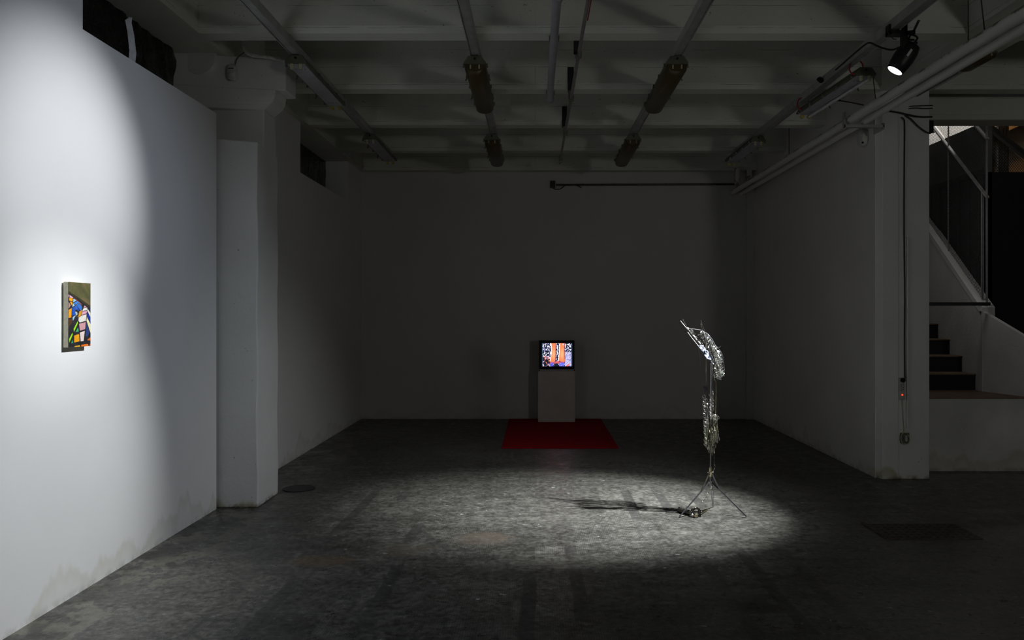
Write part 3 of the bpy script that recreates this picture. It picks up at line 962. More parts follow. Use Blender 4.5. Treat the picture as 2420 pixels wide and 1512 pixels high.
a = at(2130, 1023, 7.22); b = at(2150, 1048, 7.22)
MB().box(a.x, b.x, 7.222, 7.244, b.z, a.z).build('plate', M['body'], so, bevel=0.005)
a = at(2139, 1029, 7.2); b = at(2145, 1043, 7.2)
MB().box(a.x, b.x, 7.195, 7.222, b.z, a.z).build('plug', M['greyplastic'], so, bevel=0.004)

# ------------------------------------------------------------------ spotlights
def spotlight(lens, target, railx, label):
    lens = Vector(lens)
    d = (Vector(target) - lens).normalized()
    t = thing('spotlight', lens, label, 'spotlight')
    prof = [(0.054, 0.000), (0.058, -0.004), (0.067, -0.05), (0.072, -0.10), (0.069, -0.155), (0.056, -0.20), (0.024, -0.215)]
    head = MB().lathe(prof, lens - d * 0.004, d, 28).build('head', M['blackmetal'], t, smooth=True)
    MB().lathe([(0.052, 0.0), (0.047, 0.004), (0.024, 0.007)], lens - d * 0.003, d, 24).build('lens', M['lens'], head, smooth=True)['label'] = 'glowing white lens'
    back = lens - d * 0.145
    top = Vector((railx, back.y - 0.03, 3.462))
    knee = Vector((back.x - 0.035, back.y - 0.03, back.z + 0.02))
    top.x = knee.x
    MB().bar(knee - Vector((0, 0, 0.02)), Vector((knee.x, knee.y, 3.43)), 0.045, 0.032, (0, 1, 0)).build('arm', M['blackmetal'], t, bevel=0.004)
    m = MB()
    x0, x1 = min(knee.x - 0.03, railx - 0.048), max(knee.x + 0.012, railx + 0.048)
    m.box(x0, x1, knee.y - 0.03, knee.y + 0.03, 3.425, 3.458)
    m.box(x0, x0 + 0.02, knee.y - 0.03, knee.y + 0.03, 3.425, 3.50)
    m.box(x1 - 0.02, x1, knee.y - 0.03, knee.y + 0.03, 3.425, 3.50)
    m.build('clamp', M['blackmetal'], t, bevel=0.004)
    m = MB()
    m.cyl((x1, knee.y, 3.445), (x1 + 0.06, knee.y, 3.452), 0.016, 12)
    m.bar((x1 + 0.05, knee.y, 3.45), (x1 + 0.085, knee.y - 0.01, 3.53), 0.012, 0.02, (0, 1, 0))
    m.build('clamp_handle', M['blackmetal'], t)
    MB().cyl((knee.x, knee.y, 3.40), (knee.x + 0.07, knee.y, 3.40), 0.007, 8).build('tilt_knob', M['blackmetal'], t)
    u = d.cross(Vector((0, 1, 0))).normalized()
    w_ = u.cross(d).normalized()
    cen = lens - d * 0.13
    side_ = Vector((0.25, -0.95, 0.15)).normalized()
    side_ = (side_ - d * side_.dot(d)).normalized()
    uu = d.cross(side_).normalized()
    MB().obox(cen + side_ * 0.0715 + uu * 0.012, d, uu, side_, 0.026, 0.008, 0.0015).build('sticker', M['paper'], head)
    pb = lens - d * 0.195
    MB().cyl(pb, pb - d * 0.035 + Vector((0.012, 0, 0)), 0.014, 10).build('plug', M['blueplug'], head)
    return t, knee, pb - d * 0.035
sp1, knee, plug = spotlight(SCULPT_SPOT, (1.30, 5.93, 1.3), 2.485, 'black spotlight with a glowing lens clamped to the rightmost trunking')
spotlight(WALL_SPOT, WALL_AIM, 0.325, 'black spotlight clamped to the steel conduit, aimed at the painting')
sc = MB().tube(catmull([plug, plug + Vector((0.02, 0, 0.03)), plug + Vector((-0.03, -0.01, 0.045)), Vector((knee.x + 0.03, knee.y + 0.03, knee.z + 0.05)),
                        at(2112, 117, 5.62), at(2088, 114, 5.62), at(2070, 107, 5.6), at(2056, 101, 5.58), at(2044, 106, 5.66), at(2015, 130, 5.85), at(1990, 152, 6.05), at(1975, 165, 6.2)]), 0.0065, 8)
tag(sc.build('spotlight_cable', M['cable'], smooth=True), 'black cable looping from the lit spotlight along the rightmost trunking', 'cable')
sw = MB().tube(catmull([at(2106, 58, 5.42), at(2098, 66, 5.42), at(2097, 74, 5.42), at(2104, 84, 5.42), at(2112, 92, 5.44), at(2118, 93, 5.46)]), 0.003, 6)
tag(sw.build('safety_wire', M['cable'], smooth=True), 'thin black safety wire hooked over the rightmost trunking at the spotlight', 'wire')
pc1 = thing('plug_connector', at(1935, 192, 6.8), 'black round plug pushed behind the rightmost trunking', 'plug')
q = at(1933, 192, 6.8)
MB().lathe([(0.016, 0.0), (0.022, 0.01), (0.022, 0.022), (0.012, 0.04)], q, (0.5, -0.3, 0.6), 16).build('plug_body', M['blackplastic'], pc1, smooth=True)
MB().ball(at(1940, 190, 6.78), 0.022, 12).build('plug_cap', M['blackplastic'], pc1, smooth=True)
pc2 = thing('cable_socket', at(1975, 233, 7.56), 'black cable socket hanging under the fitting with the white tube', 'socket')
a = at(1966, 230, 7.55); b = at(1987, 238, 7.55)
MB().lathe([(0.008, 0.0), (0.02, 0.015), (0.024, 0.04), (0.014, 0.065), (0.007, 0.09)], a, b - a, 14).build('socket_body', M['blackplastic'], pc2, smooth=True)
MB().tube(catmull([b, at(2010, 242, 7.55), at(2040, 248, 7.56), at(2056, 251, 7.56)]), 0.006, 8).build('lead', M['cable'], pc2, smooth=True)

# ------------------------------------------------------------------ painting
def col_grid(name, nu, nv, p00, pu, pv, fn, mat, parent, curve=None):
    us = np.linspace(0, 1, nu + 1); vs = np.linspace(0, 1, nv + 1)
    U, V = np.meshgrid(us, vs)
    p00 = np.array(p00, float); pu = np.array(pu, float); pv = np.array(pv, float)
    co = p00 + U[..., None] * pu + V[..., None] * pv
    if curve is not None:
        co = co + curve(U, V)
    co = co.reshape(-1, 3) - np.array(ORIGIN[parent.name])
    idx = np.arange((nu + 1) * (nv + 1)).reshape(nv + 1, nu + 1)
    q_ = np.stack([idx[:-1, :-1], idx[:-1, 1:], idx[1:, 1:], idx[1:, :-1]], -1).reshape(-1, 4)
    me = bpy.data.meshes.new(name)
    me.from_pydata([tuple(c_) for c_ in co], [], [tuple(int(i) for i in f) for f in q_])
    ca = me.color_attributes.new('Col', 'FLOAT_COLOR', 'CORNER')
    uc = (us[:-1] + us[1:]) / 2; vc = (vs[:-1] + vs[1:]) / 2
    cols = np.ones((nv, nu, 4), np.float32)
    for j, v in enumerate(vc):
        for i, u in enumerate(uc):
            cols[j, i, :3] = fn(u, v)
    ca.data.foreach_set('color', np.repeat(cols.reshape(-1, 4), 4, axis=0).ravel())
    me.materials.append(mat)
    o = bpy.data.objects.new(name, me)
    COL.objects.link(o)
    o.parent = parent
    ORIGIN[o.name] = ORIGIN[parent.name]
    return o

def inside(poly, x, y):
    r = False
    j = len(poly) - 1
    for i in range(len(poly)):
        xi, yi = poly[i]; xj, yj = poly[j]
        if (yi > y) != (yj > y) and x < (xj - xi) * (y - yi) / (yj - yi) + xi:
            r = not r
        j = i
    return r

PY0, PY1, PZ0, PZ1 = 4.130, 4.336, 1.326, 1.668
PX = XL + 0.034
pt = thing('painting', (XL, (PY0 + PY1) / 2, PZ0), 'small unframed painting of stained-glass panes hanging on the bright left wall', 'painting')
MB().box(XL + 0.006, PX - 0.0006, PY0, PY1, PZ0, PZ1).build('canvas', M['canvas'], pt, bevel=0.004)
PANES = [  # outlines on the front face, in units of the face seen at 385 wide, 1090 high
    ([(285, 395), (300, 405), (292, 445), (285, 440)], (222, 160, 190)),
    ([(308, 410), (370, 455), (340, 458), (300, 450)], (224, 170, 196)),
    ([(292, 458), (360, 465), (352, 520), (300, 505)], (240, 165, 10)),
    ([(305, 520), (350, 530), (345, 590), (325, 560)], (238, 160, 8)),
    ([(285, 520), (322, 585), (285, 640)], (180, 140, 135)),
    ([(285, 660), (340, 632), (332, 790), (285, 802)], (240, 155, 8)),
    ([(285, 830), (345, 815), (335, 900), (290, 945)], (84, 52, 22)),
    ([(368, 470), (425, 500), (362, 538)], (160, 200, 230)),
    ([(360, 545), (392, 590), (350, 610)], (170, 208, 230)),
    ([(372, 550), (432, 510), (505, 560), (440, 560), (395, 575)], (62, 132, 208)),
    ([(346, 625), (390, 605), (402, 745), (345, 760)], (20, 82, 190)),
    ([(355, 785), (408, 752), (358, 852)], (165, 200, 222)),
    ([(420, 560), (500, 570), (515, 630), (500, 690), (440, 600)], (52, 112, 200)),
    ([(392, 600), (425, 570), (450, 640), (400, 670)], (42, 100, 190)),
    ([(425, 655), (470, 640), (455, 690)], (40, 70, 170)),
    ([(470, 690), (520, 660), (500, 770), (450, 780)], (215, 150, 30)),
    ([(398, 690), (432, 700), (440, 740), (412, 765)], (170, 190, 190)),
    ([(566, 588), (596, 615), (545, 628)], (230, 160, 178)),
    ([(545, 640), (613, 622), (605, 670), (525, 682)], (226, 222, 212)),
    ([(525, 692), (608, 680), (600, 725), (512, 750)], (222, 160, 180)),
    ([(462, 775), (600, 738), (588, 850), (480, 878), (455, 850)], (225, 218, 208)),
    ([(615, 640), (668, 715), (670, 785), (614, 682)], (224, 220, 200)),
    ([(648, 650), (670, 655), (670, 690)], (30, 40, 150)),
    ([(612, 705), (670, 800), (672, 900), (608, 760)], (20, 50, 165)),
    ([(604, 785), (672, 905), (674, 1060), (600, 850)], (232, 224, 170)),
    ([(600, 880), (655, 1055), (610, 1120), (582, 1110)], (40, 60, 120)),
    ([(466, 900), (585, 870), (575, 990), (482, 1018)], (205, 150, 156)),
    ([(440, 855), (446, 890), (375, 1040), (372, 985)], (150, 222, 10)),
    ([(448, 962), (458, 1030), (410, 1038)], (50, 190, 110)),
    ([(352, 1045), (355, 1085), (298, 1222), (296, 1155)], (150, 222, 20)),
    ([(352, 1172), (358, 1225), (332, 1228)], (50, 190, 120)),
    ([(380, 1100), (466, 1072), (475, 1195), (384, 1218)], (232, 158, 12)),
    ([(482, 1048), (568, 1020), (548, 1190), (495, 1198)], (228, 208, 200)),
    ([(605, 1180), (674, 1125), (674, 1185)], (222, 110, 20)),
    ([(506, 1255), (628, 1242), (634, 1280), (504, 1288)], (232, 112, 24)),
    ([(388, 1280), (480, 1262), (482, 1292), (392, 1298)], (236, 170, 20)),
    ([(656, 1245), (675, 1240), (675, 1275), (656, 1272)], (210, 100, 24)),
]
def paint(u, v):
    x = 285 + 388 * u
    y = (1300 - 25 * u) - v * ((1300 - 25 * u) - (185 + 32 * u))
    n1 = mnoise.noise(Vector((u * 3.1 + v * 2.0, v * 9 + u * 4.0, 1)))
    n2 = mnoise.noise(Vector((u * 14, v * 20, 4)))
    edge_ = 385 + (x - 285) * 0.66 + 4 * n2
    if y < edge_ - 6:
        b_ = 0.5 + 0.5 * n1
        c_ = (76 + 34 * b_ + 8 * n2, 76 + 32 * b_ + 8 * n2, 48 + 14 * b_)
        if n1 > 0.25:
            c_ = (112, 96, 66)
        if y > edge_ - 45:
            c_ = tuple(k * 0.6 for k in c_)
        return srgb(tuple(max(0, k) for k in c_))
    e = ((x - 458) / 66) ** 2 + ((y - 668) / 122) ** 2
    if 0.86 < e < 1.03:
        return srgb(120, 90, 45)
    for poly, c_ in PANES:
        if inside(poly, x, y):
            k = 1 + 0.06 * n2
            return srgb(tuple(min(255, max(0, q_ * k)) for q_ in c_))
    if 458 < y < 580 and abs(y - (455 + (x - 375) * 0.82)) < 7 and 372 < x < 525:
        return srgb(150, 50, 35)
    g_ = 36 + 12 * n1
    return srgb(g_, g_, g_ + 4)
col_grid('painted_face', 116, 310, (PX, PY0 + 0.001, PZ0 + 0.001), (0, PY1 - PY0 - 0.002, 0), (0, 0, PZ1 - PZ0 - 0.002), paint, M['painting'], pt)

# ------------------------------------------------------------------ rug, pedestal, monitor
tag(MB().box(-0.375, 0.932, 8.88, 11.34, 0.0, 0.012).build('red_rug', M['rug'], bevel=0.004), 'dark red rectangular rug under the white pedestal', 'rug')
tag(MB().box(0.0385, 0.548, 10.98, 11.36, 0.012, 0.712).build('pedestal', M['pedestal'], bevel=0.003), 'plain white box pedestal under the glowing monitor', 'pedestal')
tv = thing('monitor', (0.297, 11.1, 0.712), 'black box monitor showing two orange legs over a crowd pattern', 'monitor')
TY = 10.99
X0, X1, Z0, Z1 = 0.0526, 0.5415, 0.738, 1.132
SX0, SX1, SZ0, SZ1 = 0.0935, 0.5085, 0.781, 1.0965
m = MB()
def rect(y, x0, x1, z0, z1):
    return [(x0, y, z0), (x1, y, z0), (x1, y, z1), (x0, y, z1)]
m.loft([rect(TY + 0.012, SX0, SX1, SZ0, SZ1), rect(TY, SX0 - 0.008, SX1 + 0.008, SZ0 - 0.008, SZ1 + 0.008), rect(TY, X0 + 0.004, X1 - 0.004, Z0 + 0.004, Z1 - 0.004),
        rect(TY + 0.004, X0, X1, Z0, Z1), rect(TY + 0.16, X0, X1, Z0, Z1), rect(TY + 0.34, X0 + 0.07, X1 - 0.07, Z0 + 0.04, Z1 - 0.07)], cap=False)
m.quad(*rect(TY + 0.34, X0 + 0.07, X1 - 0.07, Z0 + 0.04, Z1 - 0.07))
m.build('cabinet', M['blackplastic'], tv)
MB().box(X0 - 0.004, X1 + 0.004, TY + 0.002, TY + 0.33, 0.7122, 0.738).build('base', M['greyplastic'], tv, bevel=0.003)['label'] = 'grey base strip'
MB().box(X0 - 0.003, X0 + 0.012, TY, TY + 0.002, 0.716, 0.730).box(X1 - 0.012, X1 + 0.003, TY, TY + 0.002, 0.716, 0.730).build('base_foot', M['blackplastic'], tv)

def picture(u, v):
    """screen contents; crop units 300..1395 by 320..1140"""
    x = 300 + 1095 * u
    y = 1140 - 820 * v
    if u < 0.025 or u > 0.965:
        return srgb(40, 70, 92)
    lx0 = np.interp(y, [320, 480, 640, 800, 960], [640, 668, 660, 640, 604]); lx1 = np.interp(y, [320, 560, 760, 960], [794, 800, 792, 782])
    rx0 = np.interp(y, [320, 480, 640, 800, 960], [962, 950, 940, 926, 912]); rx1 = np.interp(y, [320, 560, 760, 960], [1116, 1112, 1118, 1124])
    if y < 960 + 18 * math.sin((x - 600) / 60):
        if 1045 < x < 1098 and 340 < y < 395:
            return srgb(190, 205, 215)
        for a_, b_ in ((lx0, lx1), (rx0, rx1)):
            if a_ < x < b_:
                t_ = (x - a_) / (b_ - a_)
                hot = math.exp(-((y - 700) / 190) ** 2) * math.exp(-((t_ - 0.5) / 0.36) ** 2)
                return srgb(min(255, 244 + 8 * hot), 128 + 52 * hot, 84 + 42 * hot)
            if a_ - 28 < x <= a_:
                return srgb(252, 236, 226)
            if b_ <= x < b_ + 16:
                return srgb(60, 55, 100)
    n1 = mnoise.noise(Vector((x / 42, y / 58, 3.0)))
    n2 = mnoise.noise(Vector((x / 19, y / 23, 9.0)))
    n3 = mnoise.noise(Vector((x / 90, y / 90, 17.0)))
    if y > 955:
        if 605 < x < 705 and y > 1000:
            return srgb(50 + 130 * (n2 > 0.2), 60 + 120 * (n2 > 0.2), 215)
        if 925 < x < 1120 and y > 1010:
            return srgb(70 + 110 * (n2 > 0.15), 76 + 100 * (n2 > 0.15), 225)
        if 760 < x < 895 and y > 1040:
            return srgb(24, 34, 54)
        if 590 < x < 1130 and y < 1050:
            return srgb(225, 90 + 90 * max(n2, 0), 70 + 120 * max(n1, 0)) if n1 + 0.4 * n2 > -0.12 else srgb(120, 66, 120)
    if x > 1130 and y > 640:
        s_ = n2 + 0.4 * n1
        if y > 1050 and abs((1140 - y) - (x - 1180) * 0.75) < 26:
            return srgb(238, 112, 100)
        return srgb(215, 212, 240) if s_ > -0.02 else (srgb(150, 140, 205) if s_ > -0.3 else srgb(70, 66, 140))
    for ex, ey, erx, ery in ((430, 1040, 75, 85), (520, 960, 70, 70), (490, 640, 34, 40), (1215, 690, 40, 55), (380, 900, 60, 50)):
        e_ = ((x - ex) / erx) ** 2 + ((y - ey) / ery) ** 2
        if e_ < 1:
            if 0.25 < e_ < 0.6 and x > ex and y < ey + 30 and ey > 850:
                return srgb(238, 120, 84)
            return srgb(22, 32, 50)
    val = n1 + 0.55 * n2
    if val > 0.16:
        if n3 > 0.34:
            return srgb(150, 140, 215)
        return srgb(244, 240, 252)
    if val > 0.06:
        return srgb(140, 132, 196)
    if x < 560 and y > 780 and abs(n1) < 0.10:
        return srgb(236, 118, 92)
    return srgb(20, 26, 46)
col_grid('screen', 150, 112, (SX0 - 0.003, TY + 0.010, SZ0 - 0.003), (SX1 - SX0 + 0.006, 0, 0), (0, 0, SZ1 - SZ0 + 0.006), picture, M['screen'], tv)['label'] = 'lit screen with two orange legs'

# ------------------------------------------------------------------ sculpture
SY = 6.0
def S(px, py, dy=0.0):
    """point of the sculpture's upright plane (3.19 mm per picture unit), dy = depth from it"""
    return Vector(((px - CX) * SY / F, SY + dy, EYE - (py - CY) * SY / F))
sx = thing('metal_sculpture', (1.322, 6.0, 0.0), 'glittering sculpture of chains, beads and rods on a thin steel tripod stand', 'sculpture')
hub = S(1679, 1141); col_ = S(1679, 1115)
feet = [Vector((1.062, 5.868, 0.008)), Vector((1.556, 5.868, 0.008)), Vector((1.379, 6.178, 0.008))]
starts = [hub + Vector((-0.016, -0.006, 0)), hub + Vector((0.017, -0.006, 0)), hub + Vector((0.004, 0.014, -0.004))]
for f_, s_ in zip(feet, starts):
    MB().bar(s_, f_, 0.0085, 0.007, (0, 1, 0)).ball(s_, 0.0055, 8).build('leg', M['legsteel'], sx)
for k, frac in ((0, 0.27), (1, 0.20), (2, 0.25)):
    p1 = starts[k].lerp(feet[k], frac)
    MB().bar(col_ + (feet[k] - col_).normalized() * 0.015 * Vector((1, 1, 0)).length, p1, 0.0085, 0.006, (0, 1, 0)).build('strut', M['darkiron' if k == 0 else 'legsteel'], sx)  # left strut in darker metal: its shaded face is put into the colour
MB().lathe([(0.010, -0.012), (0.016, -0.010), (0.016, 0.010), (0.010, 0.012)], hub, (0, 0, 1), 14).build('hub', M['steel'], sx, smooth=True)
m = MB().lathe([(0.007, -0.035), (0.010, -0.03), (0.013, -0.005), (0.018, 0.0), (0.012, 0.012), (0.012, 0.028), (0.007, 0.038)], col_, (0, 0, 1), 14)
for dx in (-0.018, 0.018):
    m.ball(col_ + Vector((dx, 0, -0.002)), 0.006, 8)
m.build('collar', M['brass'], sx, smooth=True)
MB().cyl(hub - Vector((0, 0, 0.02)), S(1680, 985), 0.0058, 10).build('lower_pole', M['steel'], sx, smooth=True)
MB().cyl(S(1680, 990), S(1681, 858), 0.0085, 12).build('upper_pole', M['steel'], sx, smooth=True)
MB().cyl(S(1684, 985, 0.01), S(1685, 845, 0.02), 0.003, 8).build('side_rod', M['brass'], sx, smooth=True)

def rod(a, b, r, mat, name='rod', lab=None):
    m = MB().cyl(a, b, r, 8)
    m.ball(a, r * 1.6, 8)
    o = m.build(name, M[mat], sx, smooth=True)
    if lab:
        o['label'] = lab
    return o
rod(S(1614, 759, 0.09), S(1632, 781, 0.085), 0.0022, 'bright')
rod(S(1620, 755, 0.11), S(1632, 778, 0.10), 0.0024, 'darkiron', lab='blackened rod')
rod(S(1652, 759, -0.07), S(1661, 783, -0.06), 0.0026, 'darkiron', lab='blackened rod')
rod(S(1658, 766, 0.02), S(1662, 786, 0.02), 0.0024, 'darkiron', lab='blackened rod')
rod(S(1632, 776, 0.085), S(1657, 780, 0.0), 0.0022, 'bright')
rod(S(1620, 785, -0.09), S(1645, 817, -0.085), 0.0026, 'bright')
rod(S(1630, 777, 0.085), S(1659, 814, 0.05), 0.0060, 'bright')
rod(S(1645, 806, 0.06), S(1690, 866, 0.03), 0.0035, 'darkiron', lab='blackened rod')
rod(S(1664, 802, -0.10), S(1692, 874, -0.095), 0.0038, 'darkiron', lab='blackened rod')
rod(S(1659, 800, 0.02), S(1686, 862, 0.0), 0.0036, 'darkiron', lab='blackened rod')
rod(S(1668, 800, -0.098), S(1686, 862, -0.098), 0.0030, 'darkiron', lab='blackened rod')
rod(S(1686, 827, -0.09), S(1698, 817, -0.095), 0.0055, 'darkiron', lab='blackened rod')
rod(S(1660, 783, -0.02), S(1668, 812, -0.03), 0.0030, 'darkiron', lab='blackened rod')
# mirrored strips on the light side
def strip(pts, wids, dy, mat, name):
    m = MB()
    g_ = []
    for (px, py), w_ in zip(pts, wids):
        c_ = S(px, py, dy)
        nrm = Vector((0.78, 0, 0.62))
        g_.append([m.bm.verts.new(c_ - nrm * w_ / 2 + Vector((0, -0.010, 0))), m.bm.verts.new(c_ + Vector((0, 0.0, 0))), m.bm.verts.new(c_ + nrm * w_ / 2 + Vector((0, 0.014, 0)))])
    for a_, b_ in zip(g_, g_[1:]):
        for k in (0, 1):
            m.bm.faces.new((a_[k], a_[k + 1], b_[k + 1], b_[k]))
    o = m.build(name, M[mat], sx)
    md_ = o.modifiers.new('thick', 'SOLIDIFY'); md_.thickness = 0.002
    return o
strip([(1649, 815), (1654, 818), (1661, 826)], [0.014, 0.030, 0.026], -0.060, 'mirror', 'mirror_plate')
strip([(1658, 825), (1663, 832), (1670, 841), (1676, 848)], [0.020, 0.042, 0.042, 0.020], -0.065, 'mirror', 'mirror_plate')
strip([(1646, 816), (1651, 823), (1655, 829)], [0.010, 0.012, 0.006], -0.075, 'mirror', 'mirror_plate')
strip([(1671, 845), (1676, 851), (1681, 858)], [0.018, 0.012, 0.004], -0.05, 'mirror', 'mirror_plate')
strip([(1694, 868), (1698, 875), (1697, 884), (1693, 889)], [0.022, 0.034, 0.030, 0.010], -0.04, 'silver', 'mirror_plate')
MB().ball(S(1637, 784, 0.08), 0.0125, 14, (0.8, 0.8, 1.2)).build('large_bead', M['chrome'], sx, smooth=True)
MB().torus(S(1640, 783, 0.07), (0.6, -1, 0.3), 0.011, 0.0022, 18, 6).build('ring', M['chrome'], sx, smooth=True)
MB().torus(S(1653, 792, 0.0), (0.2, -0.7, 1), 0.011, 0.0018, 18, 6).build('ring', M['silver'], sx, smooth=True)
# back arc carrying the beads, as three bent wires
arc = [(1660, 782), (1670, 789), (1679, 801), (1686, 815), (1694, 824), (1702, 838), (1705, 855), (1708, 872), (1706, 886), (1698, 896)]
for dy in (-0.085, 0.0, 0.085):
    MB().tube(catmull([S(a_, b_, dy * (1 - abs(i - 4.5) / 7)) for i, (a_, b_) in enumerate(arc)], 5), 0.0024, 6).build('bent_wire', M['steel'], sx, smooth=True)
inner = [(1659, 787), (1661, 800), (1665, 816), (1671, 830), (1678, 844), (1683, 855), (1683, 866), (1684, 877), (1691, 890)]
for dy in (-0.06, 0.06):
    MB().tube(catmull([S(a_, b_, dy) for a_, b_ in inner], 4), 0.0026, 6).build('bent_wire', M['darkiron'], sx, smooth=True)['label'] = 'blackened bent wire'
rng = random.Random(5)
def mass_point():
    t_ = rng.random() ** 0.9
    ax = np.interp(t_, np.linspace(0, 1, len(arc)), [a_[0] for a_ in arc]); ay = np.interp(t_, np.linspace(0, 1, len(arc)), [a_[1] for a_ in arc])
    ix = np.interp(t_, np.linspace(0, 1, len(inner)), [a_[0] for a_ in inner]); iy = np.interp(t_, np.linspace(0, 1, len(inner)), [a_[1] for a_ in inner])
    s_ = rng.random() ** 0.75
    return S(ix + (ax - ix) * s_, iy + (ay - iy) * s_, rng.uniform(-0.085, 0.085)), t_
def rdir():
    while True:
        v = Vector((rng.uniform(-1, 1), rng.uniform(-1, 1), rng.uniform(-1, 1)))
        if 0.1 < v.length < 1:
            return v.normalized()
bead_ball = bpy.data.meshes.new('bead'); bead_ring = bpy.data.meshes.new('bead_ring'); bead_disc = bpy.data.meshes.new('bead_disc')
t_ = MB().ball((0, 0, 0), 1.0, 10); t_.bm.to_mesh(bead_ball); t_.bm.free()
t_ = MB().torus((0, 0, 0), (0, 0, 1), 1.0, 0.22, 14, 6); t_.bm.to_mesh(bead_ring); t_.bm.free()
t_ = MB().lathe([(0.85, -0.16), (1.0, 0.0), (0.62, 0.2)], (0, 0, 0), (0, 0, 1), 8); t_.bm.to_mesh(bead_disc); t_.bm.free()
for me_, mt in ((bead_ball, 'chrome'), (bead_ring, 'silver'), (bead_disc, 'chrome')):
    me_.materials.append(M[mt])
for me_ in (bead_ball, bead_ring):
    me_.polygons.foreach_set('use_smooth', [True] * len(me_.polygons))
def part(name, mesh, p_, scale_, direction):
    o = bpy.data.objects.new(name, mesh)
    COL.objects.link(o)
    o.parent = sx
    o.location = p_ - ORIGIN[sx.name]
    o.rotation_euler = direction.to_track_quat('Z', 'Y').to_euler()
    o.scale = (scale_,) * 3
    return o
for i in range(100):
    p_, t_ = mass_point()
    k = rng.random()
    if k < 0.34:
        part('bead', bead_ball, p_, rng.uniform(0.0035, 0.0065), rdir())
    elif k < 0.62:
        part('bead', bead_disc, p_, rng.uniform(0.006, 0.0115), rdir())
    else:
        part('bead', bead_ring, p_, rng.uniform(0.006, 0.0095), rdir())
for i in range(36):
    p_, t_ = mass_point()
    m = MB().lathe([(0.006, -0.0006), (0.0105, 0.0), (0.006, 0.0006)], p_, rdir(), 7)
    m.build('flake', M['flake'], sx)
m = MB()
for i in range(800):
    p_, t_ = mass_point()
    k = rng.random()
    if k < 0.4:
        m.ball(p_, rng.uniform(0.0018, 0.0034), 6)
    elif k < 0.7:
        m.lathe([(0.0045, -0.001), (0.005, 0.0), (0.003, 0.0012)], p_, rdir(), 6)
    else:
        m.torus(p_, rdir(), rng.uniform(0.004, 0.006), 0.0012, 10, 5)
m.build('small_beads', M['silver'], sx)['kind'] = 'stuff'
m = MB()
for i in range(70):
    t_ = rng.random()
    p_ = S(1633 + 30 * t_ + rng.uniform(-3, 5), 781 + 36 * t_ + rng.uniform(-4, 2), rng.uniform(0.02, 0.09))
    m.ball(p_, rng.uniform(0.002, 0.0048), 6)
m.build('bead_row', M['silver'], sx)['kind'] = 'stuff'
# hanging ball chains
def ball_chain(pts, r, mat, name='ball_chain', stepk=2.6):
    path = catmull(pts, 8)
    m = MB()
    m.tube(path, r * 0.35, 5)
    acc = 0.0
    for a_, b_ in zip(path, path[1:]):
        L = (b_ - a_).length
        while acc < L:
            m.ball(a_.lerp(b_, acc / L), r, 6)
            acc += r * stepk
        acc -= L
    return m.build(name, M[mat], sx, smooth=True)
ball_chain([S(1664, 804, -0.07), S(1664, 850, -0.07), S(1664, 884, -0.07)], 0.0026, 'brass')
ball_chain([S(1664, 892, -0.07), S(1664, 902, -0.07)], 0.0026, 'silver')
MB().cyl(S(1664, 880, -0.07), S(1664, 914, -0.07), 0.0012, 6).build('thread', M['steel'], sx)
MB().tube(catmull([S(1645, 817, -0.085), S(1651, 860, -0.08), S(1657, 904, -0.07), S(1660, 934, -0.06)]), 0.0016, 6).build('thread', M['steel'], sx, smooth=True)
ball_chain([S(1685, 866, 0.02), S(1688, 894, 0.0), S(1692, 902, -0.01)], 0.0018, 'silver')
ball_chain([S(1691.5, 902, -0.01), S(1691.5, 930, -0.01), S(1691, 974, -0.01)], 0.0028, 'brass', stepk=2.2)
ball_chain([S(1684.5, 908, 0.02), S(1684.5, 940, 0.02), S(1684, 980, 0.02)], 0.0024, 'silver', stepk=2.2)
MB().tube(catmull([S(1691, 1040, 0.05), S(1691, 1095, 0.05), S(1691.5, 1101, 0.05), S(1693.5, 1103, 0.05), S(1693, 1110, 0.05), S(1690, 1116, 0.05), S(1690.3, 1160, 0.05), S(1690.6, 1199, 0.06)]), 0.0017, 6).build('thread', M['steel'], sx, smooth=True)
pk = MB().prism([S(1657.5, 910.5, -0.075), S(1662, 909.5, -0.075), S(1666, 913, -0.075), S(1666.8, 918.5, -0.075), S(1664, 922, -0.075), S(1659.5, 924, -0.075), S(1662, 918, -0.075)], (0, 0.008, 0))
pk.build('black_pendant', M['blackplastic'], sx, bevel=0.002)['label'] = 'black curved pendant'
# ring chains
def ring_parts(px, y0, y1, R, x_wob, dy, stepk=1.75, slope=0.0):
    yy = y0
    k = 0
    while yy < y1:
        p_ = S(px + slope * (yy - y0) + x_wob * math.sin(k * 1.3), yy, dy + 0.006 * math.sin(k * 2.1))
        d_ = Vector((rng.uniform(-0.35, 0.35), -1, rng.uniform(-0.3, 0.3))) if k % 2 == 0 else Vector((0.75, rng.uniform(-0.7, -0.2), 0.2))
        o = part('ring', ring_mesh, p_, R * rng.uniform(0.9, 1.1), d_.normalized())
        yy += R * stepk / SY * F
        k += 1
ring_mesh = bpy.data.meshes.new('ring')
t_ = MB().torus((0, 0, 0), (0, 0, 1), 1.0, 0.12, 20, 7); t_.bm.to_mesh(ring_mesh); t_.bm.free()
ring_mesh.materials.append(M['silver'])
ring_mesh.polygons.foreach_set('use_smooth', [True] * len(ring_mesh.polygons))
ring_parts(1660.5, 935, 1052, 0.0110, 0.5, -0.05, 1.35, 0.035)
ring_parts(1665.5, 944, 956, 0.0125, 0.4, -0.045, 1.4)
ring_parts(1669, 957, 1000, 0.0080, 1.2, -0.03, 1.5, 0.03)
ring_parts(1672, 966, 1010, 0.0085, 1.6, 0.02, 1.5, 0.05)
ring_parts(1677, 931, 985, 0.0100, 0.8, -0.02, 1.5, 0.02)
ring_parts(1682, 921, 982, 0.0080, 1.6, 0.03, 1.4, 0.02)
